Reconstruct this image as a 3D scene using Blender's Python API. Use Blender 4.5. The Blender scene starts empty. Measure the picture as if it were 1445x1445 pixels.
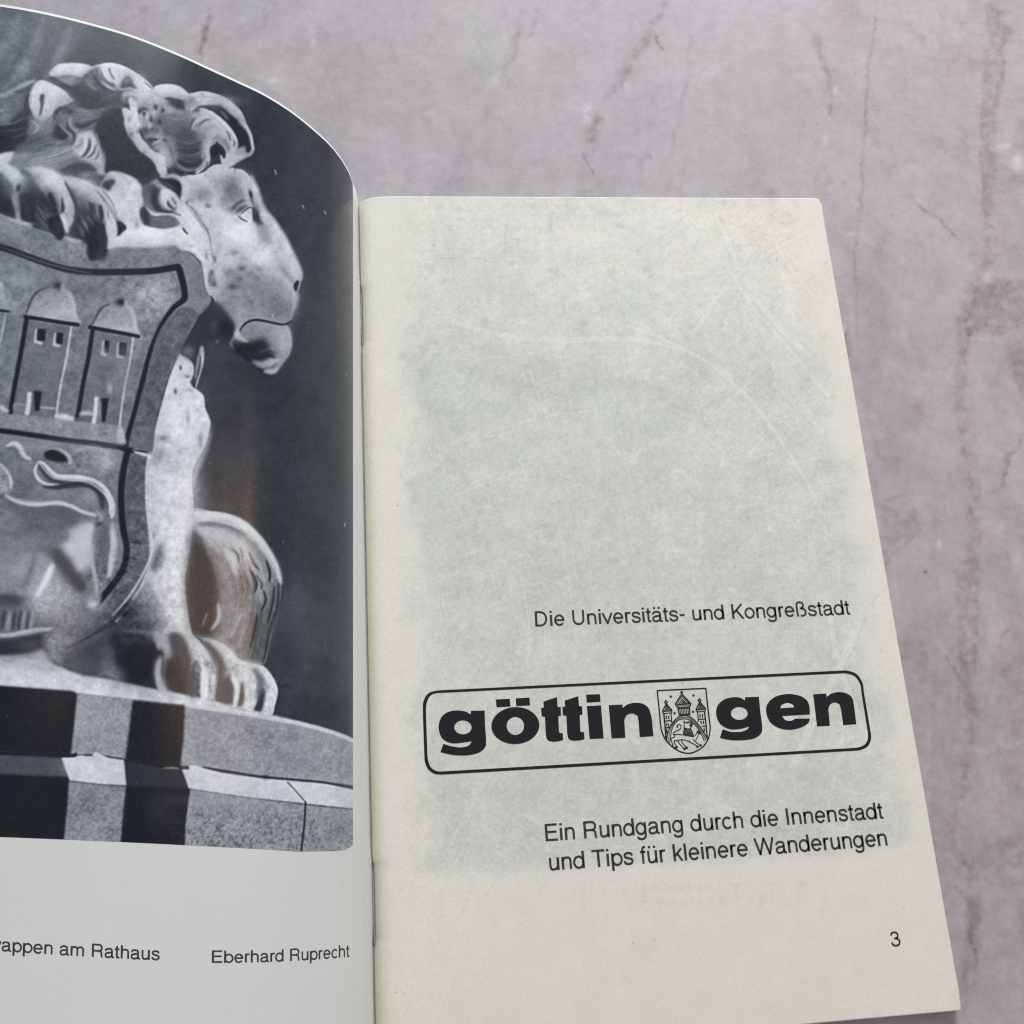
import bpy, math
import numpy as np

S = bpy.context.scene
# ---------------------------------------------------------------- camera, world, lamps, exposure
CAM_ROT = (0.307079, -0.098136, -0.062033); CAM_LOC = (0.008013, 0.044636, 0.240599)
F, CEN = 1445.0, 722.5                                             # focal length and centre in photo pixels
cam = bpy.data.cameras.new('camera'); cam.sensor_width = 36; cam.lens = 36.0; cam.clip_start = 0.005; cam.clip_end = 20
co = bpy.data.objects.new('camera', cam); S.collection.objects.link(co); S.camera = co
co.location = CAM_LOC; co.rotation_euler = CAM_ROT
w = bpy.data.worlds.new('World'); S.world = w; w.use_nodes = True
w.node_tree.nodes['Background'].inputs[0].default_value = (0.95, 0.98, 1.0, 1); w.node_tree.nodes['Background'].inputs[1].default_value = 0.25
S.view_settings.view_transform = 'Standard'; S.view_settings.look = 'None'; S.view_settings.exposure = 0; S.view_settings.gamma = 1
S.view_settings.use_curve_mapping = False
S.cycles.use_denoising = False; S.cycles.filter_width = 1.15
def lamp(name, loc, aim, size, power, col):
    l = bpy.data.lights.new(name, 'AREA'); l.shape = 'RECTANGLE'; l.size, l.size_y = size; l.energy = power; l.color = col
    o = bpy.data.objects.new(name, l); S.collection.objects.link(o); o.location = loc
    d = np.array(aim) - np.array(loc); d /= np.linalg.norm(d); z = -d; x = np.cross((0, 1, 0.02), z); x /= np.linalg.norm(x); y = np.cross(z, x)
    import mathutils
    o.matrix_world = mathutils.Matrix(((x[0], y[0], z[0], loc[0]), (x[1], y[1], z[1], loc[1]), (x[2], y[2], z[2], loc[2]), (0, 0, 0, 1)))
    return o
lamp('window_light', (0.36, 1.30, 0.70), (0.03, 0.15, 0.0), (0.8, 0.5), 22.5, (0.95, 0.98, 1.0))
lamp('fill_light', (0.25, -0.45, 1.25), (0.05, 0.12, 0.0), (0.7, 0.7), 1.6, (1.0, 0.985, 0.96))  # unseen fill lamp added behind the camera

lamp('warm_glare_strip', (0.70, 0.262, 0.375), (-0.03, 0.09, 0.05), (0.03, 0.20), 0.80, (1.0, 0.55, 0.32))  # unseen warm strip lamp, added for the glare streak on the raised page
lamp('warm_glare_spot', (0.19, 0.205, 0.56), (-0.055, 0.085, 0.06), (0.03, 0.05), 0.095, (1.0, 0.62, 0.40))  # small unseen warm lamp, added for the second glare patch

W, L = 0.13, 0.210266                                              # one page, metres
def cam_R():
    a, b, c = CAM_ROT; ca, sa, cb, sb, cc, sc = math.cos(a), math.sin(a), math.cos(b), math.sin(b), math.cos(c), math.sin(c)
    return np.array([[cc, -sc, 0], [sc, cc, 0], [0, 0, 1]]) @ np.array([[cb, 0, sb], [0, 1, 0], [-sb, 0, cb]]) @ np.array([[1, 0, 0], [0, ca, -sa], [0, sa, ca]])
R_ = cam_R(); C_ = np.array(CAM_LOC)
def to_px(P):                                                      # where a point of the scene lies in the reference photo
    d = (np.asarray(P) - C_) @ R_
    return np.stack([CEN + F * d[..., 0] / -d[..., 2], CEN - F * d[..., 1] / -d[..., 2]], -1)
def ray(px):
    px = np.atleast_2d(np.asarray(px, float)); return np.stack([(px[:, 0] - CEN) / F, -(px[:, 1] - CEN) / F, -np.ones(len(px))], 1) @ R_.T
def on_plane(px, z=0.0):
    v = ray(px); return C_ + v * ((z - C_[2]) / v[:, 2])[:, None]

# ---------------------------------------------------------------- mesh and material helpers
def mesh_obj(name, verts, faces, mat, parent=None, smooth=True):
    m = bpy.data.meshes.new(name); verts = np.asarray(verts, np.float32)
    if isinstance(faces, np.ndarray):
        n = len(faces); m.vertices.add(len(verts)); m.vertices.foreach_set('co', verts.ravel())
        m.loops.add(n * 4); m.loops.foreach_set('vertex_index', faces.ravel().astype(np.int32))
        m.polygons.add(n); m.polygons.foreach_set('loop_start', np.arange(0, n * 4, 4, dtype=np.int32)); m.update(calc_edges=True)
    else: m.from_pydata(verts.tolist(), [], faces); m.update()
    if smooth: m.polygons.foreach_set('use_smooth', np.ones(len(m.polygons), bool))
    if mat: m.materials.append(mat)
    o = bpy.data.objects.new(name, m); S.collection.objects.link(o)
    if parent: o.parent = parent
    return o
def grid_faces(nu, nv):                                            # vertices ordered u-major
    i = np.arange(nu - 1)[:, None] * nv + np.arange(nv - 1)[None]; i = i.ravel()
    return np.stack([i, i + nv, i + nv + 1, i + 1], 1)
def colour_attr(o, name, rgb):
    a = o.data.color_attributes.new(name, 'FLOAT_COLOR', 'POINT'); c = np.ones((len(rgb), 4), np.float32); c[:, :3] = rgb; a.data.foreach_set('color', c.ravel())
class NT:                                                          # terse node building
    def __init__(s, name):
        s.m = bpy.data.materials.new(name); s.m.use_nodes = True; s.t = s.m.node_tree; s.b = s.t.nodes['Principled BSDF']
    def n(s, typ, ins=(), **kw):
        x = s.t.nodes.new(typ)
        for k, v in kw.items(): setattr(x, k, v)
        for k, v in dict(ins).items():
            if isinstance(v, bpy.types.NodeSocket): s.t.links.new(v, x.inputs[k])
            else: x.inputs[k].default_value = v
        return x
    def math(s, op, a, b=0.0): return s.n('ShaderNodeMath', {0: a, 1: b}, operation=op).outputs[0]
    def mix(s, f, a, b, blend='MIX'):
        x = s.n('ShaderNodeMix', data_type='RGBA', blend_type=blend)
        for i, v in ((0, f), (6, a), (7, b)):
            if isinstance(v, bpy.types.NodeSocket): s.t.links.new(v, x.inputs[i])
            else: x.inputs[i].default_value = v if i == 0 else (*v, 1)[:4]
        return x.outputs[2]
    def noise(s, vec, scale, detail=4, rough=.55, dist=0.0): return s.n('ShaderNodeTexNoise', {'Vector': vec, 'Scale': scale, 'Detail': detail, 'Roughness': rough, 'Distortion': dist}).outputs[0]
    def ramp(s, f, lo, hi, a=0.0, b=1.0): return s.n('ShaderNodeMapRange', {0: f, 1: lo, 2: hi, 3: a, 4: b}).outputs[0]
    def attr(s, name): return s.n('ShaderNodeVertexColor', layer_name=name).outputs[0]
    def obj(s): return s.n('ShaderNodeTexCoord').outputs['Object']
    def out(s, col, rough=.6, spec=.3, bump=None, dist=1e-4, strength=.3):
        for k, v in (('Base Color', col), ('Roughness', rough), ('Specular IOR Level', spec)):
            if isinstance(v, bpy.types.NodeSocket): s.t.links.new(v, s.b.inputs[k])
            else: s.b.inputs[k].default_value = (*v, 1)[:4] if k == 'Base Color' else v
        if bump is not None:
            x = s.n('ShaderNodeBump', {'Height': bump, 'Distance': dist, 'Strength': strength}); s.t.links.new(x.outputs[0], s.b.inputs['Normal'])
        return s.m
def lin(c):
    c = np.clip(np.asarray(c, float) / 255.0, 0, 1); return np.where(c <= .04045, c / 12.92, ((c + .055) / 1.055) ** 2.4)
# ---------------------------------------------------------------- tiny raster painter (numpy) for the printed picture
class Canvas:
    def __init__(s, x0, y0, x1, y1, bg, seed=3):
        s.x0, s.y0, s.w, s.h = x0, y0, x1 - x0, y1 - y0
        s.a = np.full((s.h, s.w), float(bg)); s.rng = np.random.default_rng(seed)
        s.tx, s.ty, s.ts = 0.0, 0.0, 1.0
    def tile(s, x, y, size=300.0):
        s.tx, s.ty, s.ts = x, y, size / 1445.0
    def P(s, pts):
        p = np.array(pts, float)
        p[:, :2] = p[:, :2] * s.ts + (s.tx - s.x0, s.ty - s.y0)
        if p.shape[1] > 2: p[:, 2] *= s.ts
        return p
    @staticmethod
    def spline(p, closed, n=6):
        m = len(p)
        if m < 3: return p
        idx = np.arange(m if closed else m - 1); out = []
        g = (lambda i: p[i % m]) if closed else (lambda i: p[np.clip(i, 0, m - 1)])
        a, b, c, d = g(idx - 1), g(idx), g(idx + 1), g(idx + 2)
        for t in np.arange(n) / n:
            out.append(0.5 * (2 * b + (c - a) * t + (2 * a - 5 * b + 4 * c - d) * t * t + (3 * b - a - 3 * c + d) * t ** 3))
        q = np.stack(out, 1).reshape(-1, p.shape[1])
        return q if closed else np.vstack([q, p[-1:]])
    @staticmethod
    def blur(m, sg):
        if sg < 0.3: return m
        r = int(math.ceil(2.6 * sg)); k = np.exp(-0.5 * (np.arange(-r, r + 1) / sg) ** 2); k /= k.sum()
        for ax in (0, 1):
            pd = [(0, 0), (0, 0)]; pd[ax] = (r, r); q = np.pad(m, pd, mode='edge'); o = 0
            for i in range(2 * r + 1): o = o + k[i] * (q[i:i + m.shape[0]] if ax == 0 else q[:, i:i + m.shape[1]])
            m = o
        return m
    def box(s, p, pad):
        x0 = max(0, int(p[:, 0].min() - pad)); x1 = min(s.w, int(p[:, 0].max() + pad) + 2)
        y0 = max(0, int(p[:, 1].min() - pad)); y1 = min(s.h, int(p[:, 1].max() + pad) + 2)
        return x0, y0, x1, y1
    def fill(s, p, bx):
        x0, y0, x1, y1 = bx; w, h, SS = x1 - x0, y1 - y0, 3
        acc = np.zeros((h * SS, w + 2)); q = np.roll(p, -1, 0)
        for (ax, ay), (bx_, by) in zip(p[:, :2], q[:, :2]):
            if ay == by: continue
            sg = 1.0
            if ay > by: ax, ay, bx_, by, sg = bx_, by, ax, ay, -1.0
            r0 = max(0, int(math.ceil((ay - y0) * SS - 0.5))); r1 = min(h * SS, int(math.ceil((by - y0) * SS - 0.5)))
            if r1 <= r0: continue
            r = np.arange(r0, r1); yy = (r + 0.5) / SS + y0
            xx = np.clip(ax + (bx_ - ax) * (yy - ay) / (by - ay) - x0, 0, w); i = xx.astype(int); fr = xx - i
            np.add.at(acc, (r, i), sg * (1 - fr)); np.add.at(acc, (r, i + 1), sg * fr)
        m = np.abs(np.cumsum(acc, 1)[:, :w])
        return np.clip(m, 0, 1).reshape(h, SS, w).mean(1)
    def line(s, p, bx):
        x0, y0, x1, y1 = bx; m = np.zeros((y1 - y0, x1 - x0))
        for a, b in zip(p[:-1], p[1:]):
            W = max(a[2], b[2]) + 1
            i0 = max(x0, int(min(a[0], b[0]) - W)); i1 = min(x1, int(max(a[0], b[0]) + W) + 2)
            j0 = max(y0, int(min(a[1], b[1]) - W)); j1 = min(y1, int(max(a[1], b[1]) + W) + 2)
            if i1 <= i0 or j1 <= j0: continue
            X = np.arange(i0, i1)[None] + 0.5 - a[0]; Y = np.arange(j0, j1)[:, None] + 0.5 - a[1]
            dx, dy = b[0] - a[0], b[1] - a[1]; L2 = dx * dx + dy * dy + 1e-9
            t = np.clip((X * dx + Y * dy) / L2, 0, 1); d = np.hypot(X - t * dx, Y - t * dy)
            c = np.clip((a[2] + (b[2] - a[2]) * t) - d + 0.5, 0, 1) * np.minimum(1, (a[2] + (b[2] - a[2]) * t) * 2)
            v = m[j0 - y0:j1 - y0, i0 - x0:i1 - x0]; np.maximum(v, c, out=v)
        return m
    def put(s, m, bx, tone, a):
        x0, y0, x1, y1 = bx; v = s.a[y0:y1, x0:x1]
        if isinstance(tone, tuple):                       # linear ramp ((x,y,t),(x,y,t))
            g = s.P([tone[0][:2], tone[1][:2]]); d = g[1] - g[0]
            X = np.arange(x0, x1)[None] - g[0, 0]; Y = np.arange(y0, y1)[:, None] - g[0, 1]
            t = np.clip((X * d[0] + Y * d[1]) / (d @ d), 0, 1); tone = tone[0][2] + (tone[1][2] - tone[0][2]) * t
        v += (tone - v) * m * a
    def poly(s, pts, tone, soft=0.7, a=1.0, curve=True):
        p = s.P(pts); p = s.spline(p, True) if curve else p
        bx = s.box(p, 3 * soft + 2)
        if bx[2] <= bx[0] or bx[3] <= bx[1]: return
        s.put(s.blur(s.fill(p, bx), soft), bx, tone, a)
    def stroke(s, pts, w, tone, soft=0.6, a=1.0, taper=True):
        p = s.P(pts); p = s.spline(p, False, 5)
        t = np.linspace(0, 1, len(p)); ww = 0.5 * w * s.ts * (np.sin(np.pi * (0.08 + 0.84 * t)) ** 0.6 if taper else np.ones(len(p)))
        p = np.column_stack([p[:, :2], ww]); bx = s.box(p, w * s.ts + 3 * soft + 2)
        if bx[2] <= bx[0] or bx[3] <= bx[1]: return
        s.put(s.blur(s.line(p, bx), soft), bx, tone, a)
    def blob(s, x, y, rx, ry, tone, a=1.0, ang=0.0):
        c = s.P([(x, y)])[0]; rx, ry = rx * s.ts, ry * s.ts; R = 2.3 * max(rx, ry)
        bx = s.box(c[None], R); X = np.arange(bx[0], bx[2])[None] - c[0]; Y = np.arange(bx[1], bx[3])[:, None] - c[1]
        ca, sa = math.cos(ang), math.sin(ang)
        s.put(np.exp(-(((X * ca + Y * sa) / rx) ** 2 + ((Y * ca - X * sa) / ry) ** 2)), bx, tone, a)
    def noise(s, cell, seed, cy=None):
        r = np.random.default_rng(seed); cy = cy or cell
        gh, gw = int(s.h / cy) + 4, int(s.w / cell) + 4; g = r.random((gh, gw)) * 2 - 1
        y = np.arange(s.h) / cy; x = np.arange(s.w) / cell; yi, xi = y.astype(int), x.astype(int)
        fy, fx = (y - yi)[:, None], (x - xi)[None]; fy = fy * fy * (3 - 2 * fy); fx = fx * fx * (3 - 2 * fx)
        G = lambda j, i: g[(yi + j)[:, None], (xi + i)[None]]
        return (G(0, 0) * (1 - fx) + G(0, 1) * fx) * (1 - fy) + (G(1, 0) * (1 - fx) + G(1, 1) * fx) * fy
    def fbm(s, cell, seed, oct=3):
        return sum(s.noise(max(1.2, cell / 2 ** k), seed + k) * 0.6 ** k for k in range(oct))
    def mottle(s, pts, amp, cell=9, soft=4, seed=1, thr=None, tone=None):
        p = s.spline(s.P(pts), True); bx = s.box(p, 3 * soft + 2); m = s.blur(s.fill(p, bx), soft)
        n = s.fbm(cell, seed)[bx[1]:bx[3], bx[0]:bx[2]]
        if thr is None: s.a[bx[1]:bx[3], bx[0]:bx[2]] += m * n * amp
        else: s.put(m * np.clip((n - thr) * 3, 0, 1), bx, tone, amp)
def paint_lion():
    c = Canvas(-170, -40, 512, 1225, 62)
    T, p, s, b, mo = c.tile, c.poly, c.stroke, c.blob, c.mottle
    # ---- dark backdrop of the printed picture
    T(0, 0)
    b(0, 330, 420, 330, 128, .85, -.5); b(330, 200, 200, 260, 92, .6, .9); b(-400, 300, 500, 600, 120, .8)
    for x, y, l, t, w in ((60, 120, 330, 155, 60), (150, 130, 420, 95, 40), (240, 120, 420, 140, 60), (330, 140, 380, 100, 40), (420, 190, 330, 150, 70), (20, 300, 260, 95, 40), (500, 190, 240, 110, 50), (120, 380, 240, 150, 50)):
        s([(x + 60, y), (x, y + l * .5), (x - 110, y + l)], w, t, 3.5, .5)
    b(900, 420, 350, 200, 58, .5)
    c.tile(250, 500); b(450, 700, 260, 500, 74, .5); b(180, 350, 120, 300, 78, .45); b(800, 900, 300, 400, 70, .4)
    c.tile(250, 750); b(850, 700, 260, 500, 84, .6); b(760, 500, 140, 160, 100, .45); b(950, 300, 80, 250, 62, .5); b(1020, 1180, 130, 60, 50, .5); b(1100, 700, 60, 500, 80, .4)
    c.tile(250, 250); b(200, 1230, 200, 200, 84, .5); b(900, 700, 260, 600, 66, .5)
    c.a += c.fbm(14, 5) * 3 + c.fbm(40, 9) * 3
    # ---- hind quarters (rounded haunch behind the leg)
    T(250, 600, 320); k = 1445 / 320.
    def px(pts): return [((x - c.tx) / c.ts, (y - c.ty) / c.ts) + tuple(r) for x, y, *r in pts]
    haunch = px([(268, 722), (300, 722), (332, 729), (354, 744), (371, 761), (383, 780), (392, 799), (397, 820), (396, 840), (392, 866), (385, 891), (379, 912), (371, 938), (340, 930), (300, 910), (270, 890), (262, 840), (262, 790)])
    p(haunch, ((0, 0, 0), (1, 1, 0)) and 138, .8)
    p(px([(274, 745), (289, 760), (294, 780), (304, 810), (312, 850), (310, 878), (297, 893), (272, 892), (264, 860), (262, 815), (268, 780)]), 66, 3.5)
    p(px([(300, 770), (318, 780), (328, 800), (334, 830), (336, 880), (345, 925), (318, 905), (310, 880), (314, 850), (306, 810)]), 128, 3)
    p(px([(330, 800), (350, 800), (372, 820), (385, 850), (382, 890), (370, 935), (345, 925), (335, 880)]), 112, 3)
    p(px([(270, 723), (300, 722), (332, 729), (354, 744), (371, 761), (383, 780), (392, 799), (397, 822), (390, 815), (378, 790), (360, 768), (340, 752), (318, 743), (290, 738), (270, 740)]), 200, 1.2)
    p(px([(272, 744), (300, 744), (325, 752), (350, 772), (370, 800), (384, 835), (380, 860), (366, 850), (350, 815), (334, 800), (318, 790), (292, 764)]), 182, 2.2)
    s(px([(273, 738), (300, 738), (330, 747), (352, 764), (368, 786)]), 3.5 * k, 120, 1)
    s(px([(288, 752), (292, 775), (298, 790)]), 4 * k, 175, 2, .7)
    for q, w, t, a in (([(318, 776), (325, 790), (331, 808)], 7, 200, .8), ([(322, 772), (335, 782), (337, 795)], 3, 75, .8), ([(350, 776), (357, 790), (364, 800)], 2.6, 48, .95), ([(375, 790), (380, 806), (382, 820)], 2.4, 50, .9),
                       ([(353, 805), (361, 820), (360, 838)], 3, 80, .8), ([(362, 812), (369, 824), (368, 832)], 4, 70, .8), ([(344, 806), (352, 822), (354, 840)], 2.5, 85, .7), ([(348, 812), (357, 828), (356, 845)], 3, 165, .6),
                       ([(392, 818), (393, 840), (390, 868), (383, 893)], 2.6, 45, .9), ([(379, 895), (375, 920), (371, 936)], 2.6, 42, .9), ([(366, 850), (369, 865), (365, 880)], 3, 75, .8), ([(376, 845), (374, 870), (366, 888)], 3, 150, .7),
                       ([(383, 835), (386, 855), (380, 875)], 6, 165, .6), ([(362, 890), (360, 910), (355, 930)], 4, 78, .8), ([(372, 890), (366, 915), (362, 930)], 4, 92, .8), ([(352, 870), (346, 885), (338, 905)], 3, 150, .7), ([(340, 868), (332, 885), (325, 900)], 5, 185, .7),
                       ([(308, 848), (310, 868), (304, 880), (296, 890)], 3.5, 165, .8), ([(293, 868), (289, 880), (284, 888)], 2.6, 110, .7), ([(358, 840), (352, 860), (350, 880)], 3, 140, .6), ([(368, 860), (362, 880)], 2.2, 60, .7), ([(340, 820), (346, 845), (344, 866)], 3, 92, .6)):
        s(px(q), w * k, t, .8, a)
    mo(haunch, 9, 7, 3, 31)
    # ---- chest, fore leg (pale stone)
    T(0, 500); leg = px([(252, 503), (262, 502), (272, 512), (278, 535), (277, 548), (287, 558), (290, 577), (297, 594), (295, 608), (289, 630), (277, 652), (271, 672), (273, 720), (271, 750), (266, 790), (261, 820), (265, 862), (271, 893), (282, 910), (262, 930), (232, 930), (200, 905), (168, 880), (205, 820), (212, 760), (206, 700), (207, 650), (214, 620), (228, 570), (240, 530)])
    p(leg, 206, .8)
    b(1260, 1000, 120, 300, 212, .6); b(1150, 700, 130, 160, 176, .5); b(1240, 470, 120, 200, 212, .5)
    s([(1310, 850), (1340, 760), (1400, 600), (1420, 480)], 50, 216, 3, .6)
    for x, y, rx, ry, t in ((1220, 80, 10, 20, 95), (1190, 250, 12, 22, 80), (1280, 150, 25, 12, 130), (1100, 570, 40, 25, 130), (1080, 670, 50, 40, 135), (1060, 720, 40, 40, 140), (1275, 440, 14, 60, 165), (1360, 580, 16, 50, 150), (1060, 1170, 20, 30, 165), (1180, 1100, 20, 30, 190), (1090, 1330, 30, 50, 130), (1060, 1400, 35, 50, 120), (1040, 1230, 15, 30, 130), (1280, 240, 30, 12, 165)):
        b(x, y, rx, ry, t, .8)
    s([(1020, 780), (1150, 790), (1300, 840)], 14, 175, 2, .6)
    mo(leg, 9, 8, 3, 33); mo(px([(210, 760), (262, 780), (266, 850), (215, 840)]), 14, 6, 6, 35)
    # mane curl behind the chest
    T(250, 400, 180)
    p([(40, 820), (130, 700), (250, 690), (300, 720), (310, 880), (260, 1070), (215, 1190), (150, 1120), (180, 960), (150, 850)], 72, 1)
    p([(250, 730), (290, 700), (305, 850), (270, 1010), (225, 1160), (205, 1180), (230, 1060), (255, 960), (265, 840)], 175, .8)
    s([(250, 780), (235, 900), (215, 1000), (210, 1080)], 26, 165, 1, .8); s([(268, 820), (262, 940), (232, 1060)], 12, 80, .6)
    p([(0, 800), (60, 810), (130, 850), (185, 940), (180, 1040), (130, 1110), (0, 1120)], 205, 1); b(35, 950, 16, 30, 85, .9); b(110, 1050, 40, 22, 125, .8)
    # lower leg shading and the paw on the plinth
    T(0, 750)
    mo([(830, 500), (1000, 400), (1180, 560), (1100, 690), (800, 700)], 26, 8, 10, 41)
    p([(870, 470), (950, 400), (990, 460), (960, 560), (1010, 640), (900, 660), (800, 700), (740, 700), (750, 640)], 88, 5, .75); b(870, 540, 40, 40, 42, .9); b(990, 390, 25, 90, 110, .5)
    s([(880, 500), (950, 560), (930, 640), (840, 650)], 18, 150, 1.5, .6)
    p([(600, 740), (700, 660), (780, 640), (740, 720), (760, 800), (800, 960), (830, 1010), (640, 1000), (500, 950), (400, 900), (420, 840)], 84, 3)
    p([(700, 800), (760, 800), (800, 900), (810, 980), (700, 960), (690, 880)], 135, 5, .8); b(560, 900, 150, 60, 105, .5)
    p([(780, 700), (870, 680), (980, 700), (1060, 740), (1090, 830), (1060, 920), (1070, 1060), (960, 1060), (860, 1010), (810, 940), (790, 840)], 62, 3)
    b(930, 930, 110, 90, 34, .85); b(900, 740, 60, 40, 92, .7); b(1020, 730, 50, 30, 130, .5)
    p([(1040, 700), (1150, 700), (1280, 690), (1400, 790), (1445, 880), (1470, 990), (1460, 1130), (1380, 1150), (1240, 1120), (1090, 1085), (1060, 980), (1090, 860)], 188, 1.5)
    p([(1140, 710), (1190, 690), (1240, 730), (1275, 830), (1290, 950), (1300, 1060), (1270, 1120), (1150, 1090), (1110, 1000), (1130, 880), (1180, 860), (1160, 780)], 70, 3.5)
    p([(1310, 960), (1360, 960), (1385, 1030), (1370, 1130), (1290, 1120), (1280, 1040)], 92, 2); b(1230, 1030, 40, 90, 48, .6)
    s([(1080, 880), (1075, 960), (1090, 1060), (1110, 1085)], 34, 200, 1.6, .9); b(1085, 840, 24, 26, 50, .9); s([(1110, 870), (1100, 950), (1105, 1040)], 22, 60, 1.6, .7)
    s([(1360, 930), (1395, 1000), (1395, 1140)], 30, 218, 1.4, .9); b(1325, 890, 22, 24, 110, .8); b(1400, 910, 18, 32, 92, .8); s([(1430, 960), (1425, 1040), (1440, 1100)], 14, 120, 1.4, .7)
    mo([(1280, 760), (1445, 880), (1440, 1130), (1280, 1110)], 20, 5, 4, 44)
    T(250, 750)
    p([(170, 730), (230, 730), (320, 770), (400, 850), (500, 895), (585, 915), (650, 990), (685, 1080), (665, 1180), (640, 1250), (540, 1235), (420, 1200), (250, 1170), (270, 1000), (265, 900), (215, 810)], 205, .8)
    p([(175, 735), (240, 780), (300, 850), (335, 920), (320, 980), (290, 1040), (270, 1150), (255, 1160), (275, 1000), (265, 890), (215, 800)], 98, 2.5)
    p([(300, 1020), (370, 1010), (385, 1080), (375, 1170), (330, 1185), (260, 1160), (280, 1080)], 92, 2.4); s([(350, 990), (410, 1020), (410, 1110), (390, 1190)], 24, 216, 1.2, .9)
    p([(425, 1040), (450, 1060), (455, 1130), (440, 1190), (408, 1190), (420, 1110)], 88, 1.8)
    p([(490, 910), (560, 960), (600, 1010), (625, 1060), (600, 1080), (590, 1040), (560, 1080), (530, 980)], 140, 2.4, .85); s([(520, 930), (550, 1000), (545, 1080), (530, 1130)], 14, 120, 1.6, .8)
    p([(575, 1110), (600, 1080), (590, 1150), (565, 1225), (520, 1215), (545, 1160)], 62, 1.6)
    b(370, 950, 60, 60, 160, .6); mo([(280, 800), (560, 920), (650, 1040), (640, 1240), (280, 1160)], 14, 6, 4, 45)
    # ---- plinth
    T(0, 750)
    ledge = [(-800, 700), (0, 850), (100, 880), (250, 870), (400, 920), (560, 980), (720, 1000), (860, 1030), (1000, 1060), (1250, 1110), (1445, 1150), (1660, 1210), (1900, 1260), (2180, 1330), (2330, 1385), (2410, 1430), (2410, 1500), (-800, 1200)]
    p(ledge, 205, 1.6, 1, False)
    p([(-800, 860), (0, 845), (180, 850), (350, 900), (300, 930), (0, 900), (-800, 880)], 180, 3, .7)
    mo(ledge, 10, 10, 4, 47)
    T(0, 950, 550)
    p([(-500, 40), (0, 48), (285, 72), (490, 96), (690, 118), (900, 150), (1100, 185), (1240, 225), (1340, 260), (1340, 420), (1200, 402), (960, 385), (700, 345), (460, 320), (250, 300), (0, 294), (-500, 280)], 150, .9, 1, False)
    s([(690, 118), (900, 150), (1100, 185), (1240, 222), (1310, 250)], 16, 205, .8, .8, False)
    mo([(270, 90), (690, 130), (1300, 270), (1300, 410), (700, 345), (270, 290)], 9, 3.5, 2, 51); mo([(850, 200), (1050, 200), (1050, 340), (850, 330)], .5, 14, 14, 52, .0, 118)
    p([(-500, 30), (0, 46), (270, 66), (286, 78), (276, 180), (262, 306), (120, 298), (0, 292), (-500, 270)], 40, 1.6, 1, False)
    p([(492, 100), (600, 112), (685, 120), (680, 250), (668, 350), (560, 338), (464, 322), (478, 210)], 42, 1.8, 1, False); mo([(492, 100), (685, 120), (668, 350), (464, 322)], 7, 6, 3, 55)
    # chamfer and lower course
    p([(-500, 285), (0, 300), (240, 318), (252, 384), (0, 376), (-500, 360)], 86, 1.6, 1, False)
    p([(228, 312), (350, 305), (460, 322), (470, 416), (380, 412), (258, 398)], 200, 1, 1, False); b(300, 345, 60, 30, 214, .7)
    p([(464, 325), (660, 345), (700, 420), (470, 418)], 62, 1.6, 1, False)
    p([(672, 348), (960, 388), (1200, 408), (1330, 430), (1330, 505), (1120, 482), (900, 458), (700, 428)], 202, .9, 1, False)
    p([(-500, 362), (0, 376), (252, 388), (256, 480), (244, 640), (0, 640), (-500, 620)], 42, 2, 1, False)
    p([(256, 400), (380, 414), (468, 420), (456, 520), (446, 680), (230, 680), (248, 520)], 138, 1.2, 1, False)
    p([(470, 418), (600, 420), (706, 430), (700, 520), (686, 560), (684, 690), (446, 690), (458, 540)], 42, 2.2, 1, False); b(590, 500, 60, 80, 66, .6)
    p([(706, 430), (900, 458), (1120, 486), (1330, 508), (1330, 700), (684, 700), (688, 560)], 146, 1, 1, False)
    mo([(262, 425), (462, 435), (440, 680), (245, 680)], 13, 3.5, 2, 57); mo([(716, 455), (1330, 515), (1330, 700), (700, 700)], 13, 3.5, 2, 59); mo([(740, 520), (1330, 560), (1330, 700), (740, 700)], .45, 4, 6, 61, .35, 84)
    b(1250, 580, 80, 60, 116, .5); b(800, 470, 120, 20, 160, .5)
    s([(0, 296), (120, 300), (262, 306), (280, 300)], 12, 38, .8, 1, False); s([(266, 306), (350, 304), (460, 318)], 6, 60, .8)
    s([(464, 322), (560, 338), (668, 352), (760, 352), (860, 366), (960, 382), (1100, 395), (1200, 405), (1330, 432)], 7, 48, .7, .9, False)
    s([(530, 330), (600, 345), (660, 350)], 10, 30, .8); b(985, 384, 12, 8, 60, .9); b(760, 352, 14, 6, 50, .9)
    p([(345, 308), (355, 292), (372, 300), (400, 316)], 205, .8); p([(700, 345), (725, 342), (770, 356), (820, 372), (720, 366)], 205, .8); p([(280, 312), (300, 304), (320, 312)], 205, .8); p([(600, 352), (640, 346), (665, 356)], 120, .8)
    s([(1066, 404), (1100, 440), (1132, 478)], 5, 95, .6, 1, False); s([(1133, 478), (1128, 560), (1116, 670)], 7, 42, .7, 1, False)
    s([(925, 538), (880, 585)], 5, 85, .7, .9); s([(1262, 362), (1274, 370)], 4, 210, .5)
    # ---- coat of arms shield
    T(0, 250)
    shield = px([(-170, 285), (-60, 300), (0, 309), (60, 330), (110, 350), (160, 350), (230, 348), (262, 352), (280, 370), (292, 400), (297, 426), (280, 446), (262, 480), (248, 505), (232, 545), (218, 600), (212, 640), (207, 680), (207, 720), (213, 770), (212, 785), (203, 810), (188, 836), (172, 860), (150, 885), (120, 908), (95, 922), (70, 930), (0, 905), (-170, 900)])
    p(shield, 112, .7)
    T(0, 250)
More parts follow.
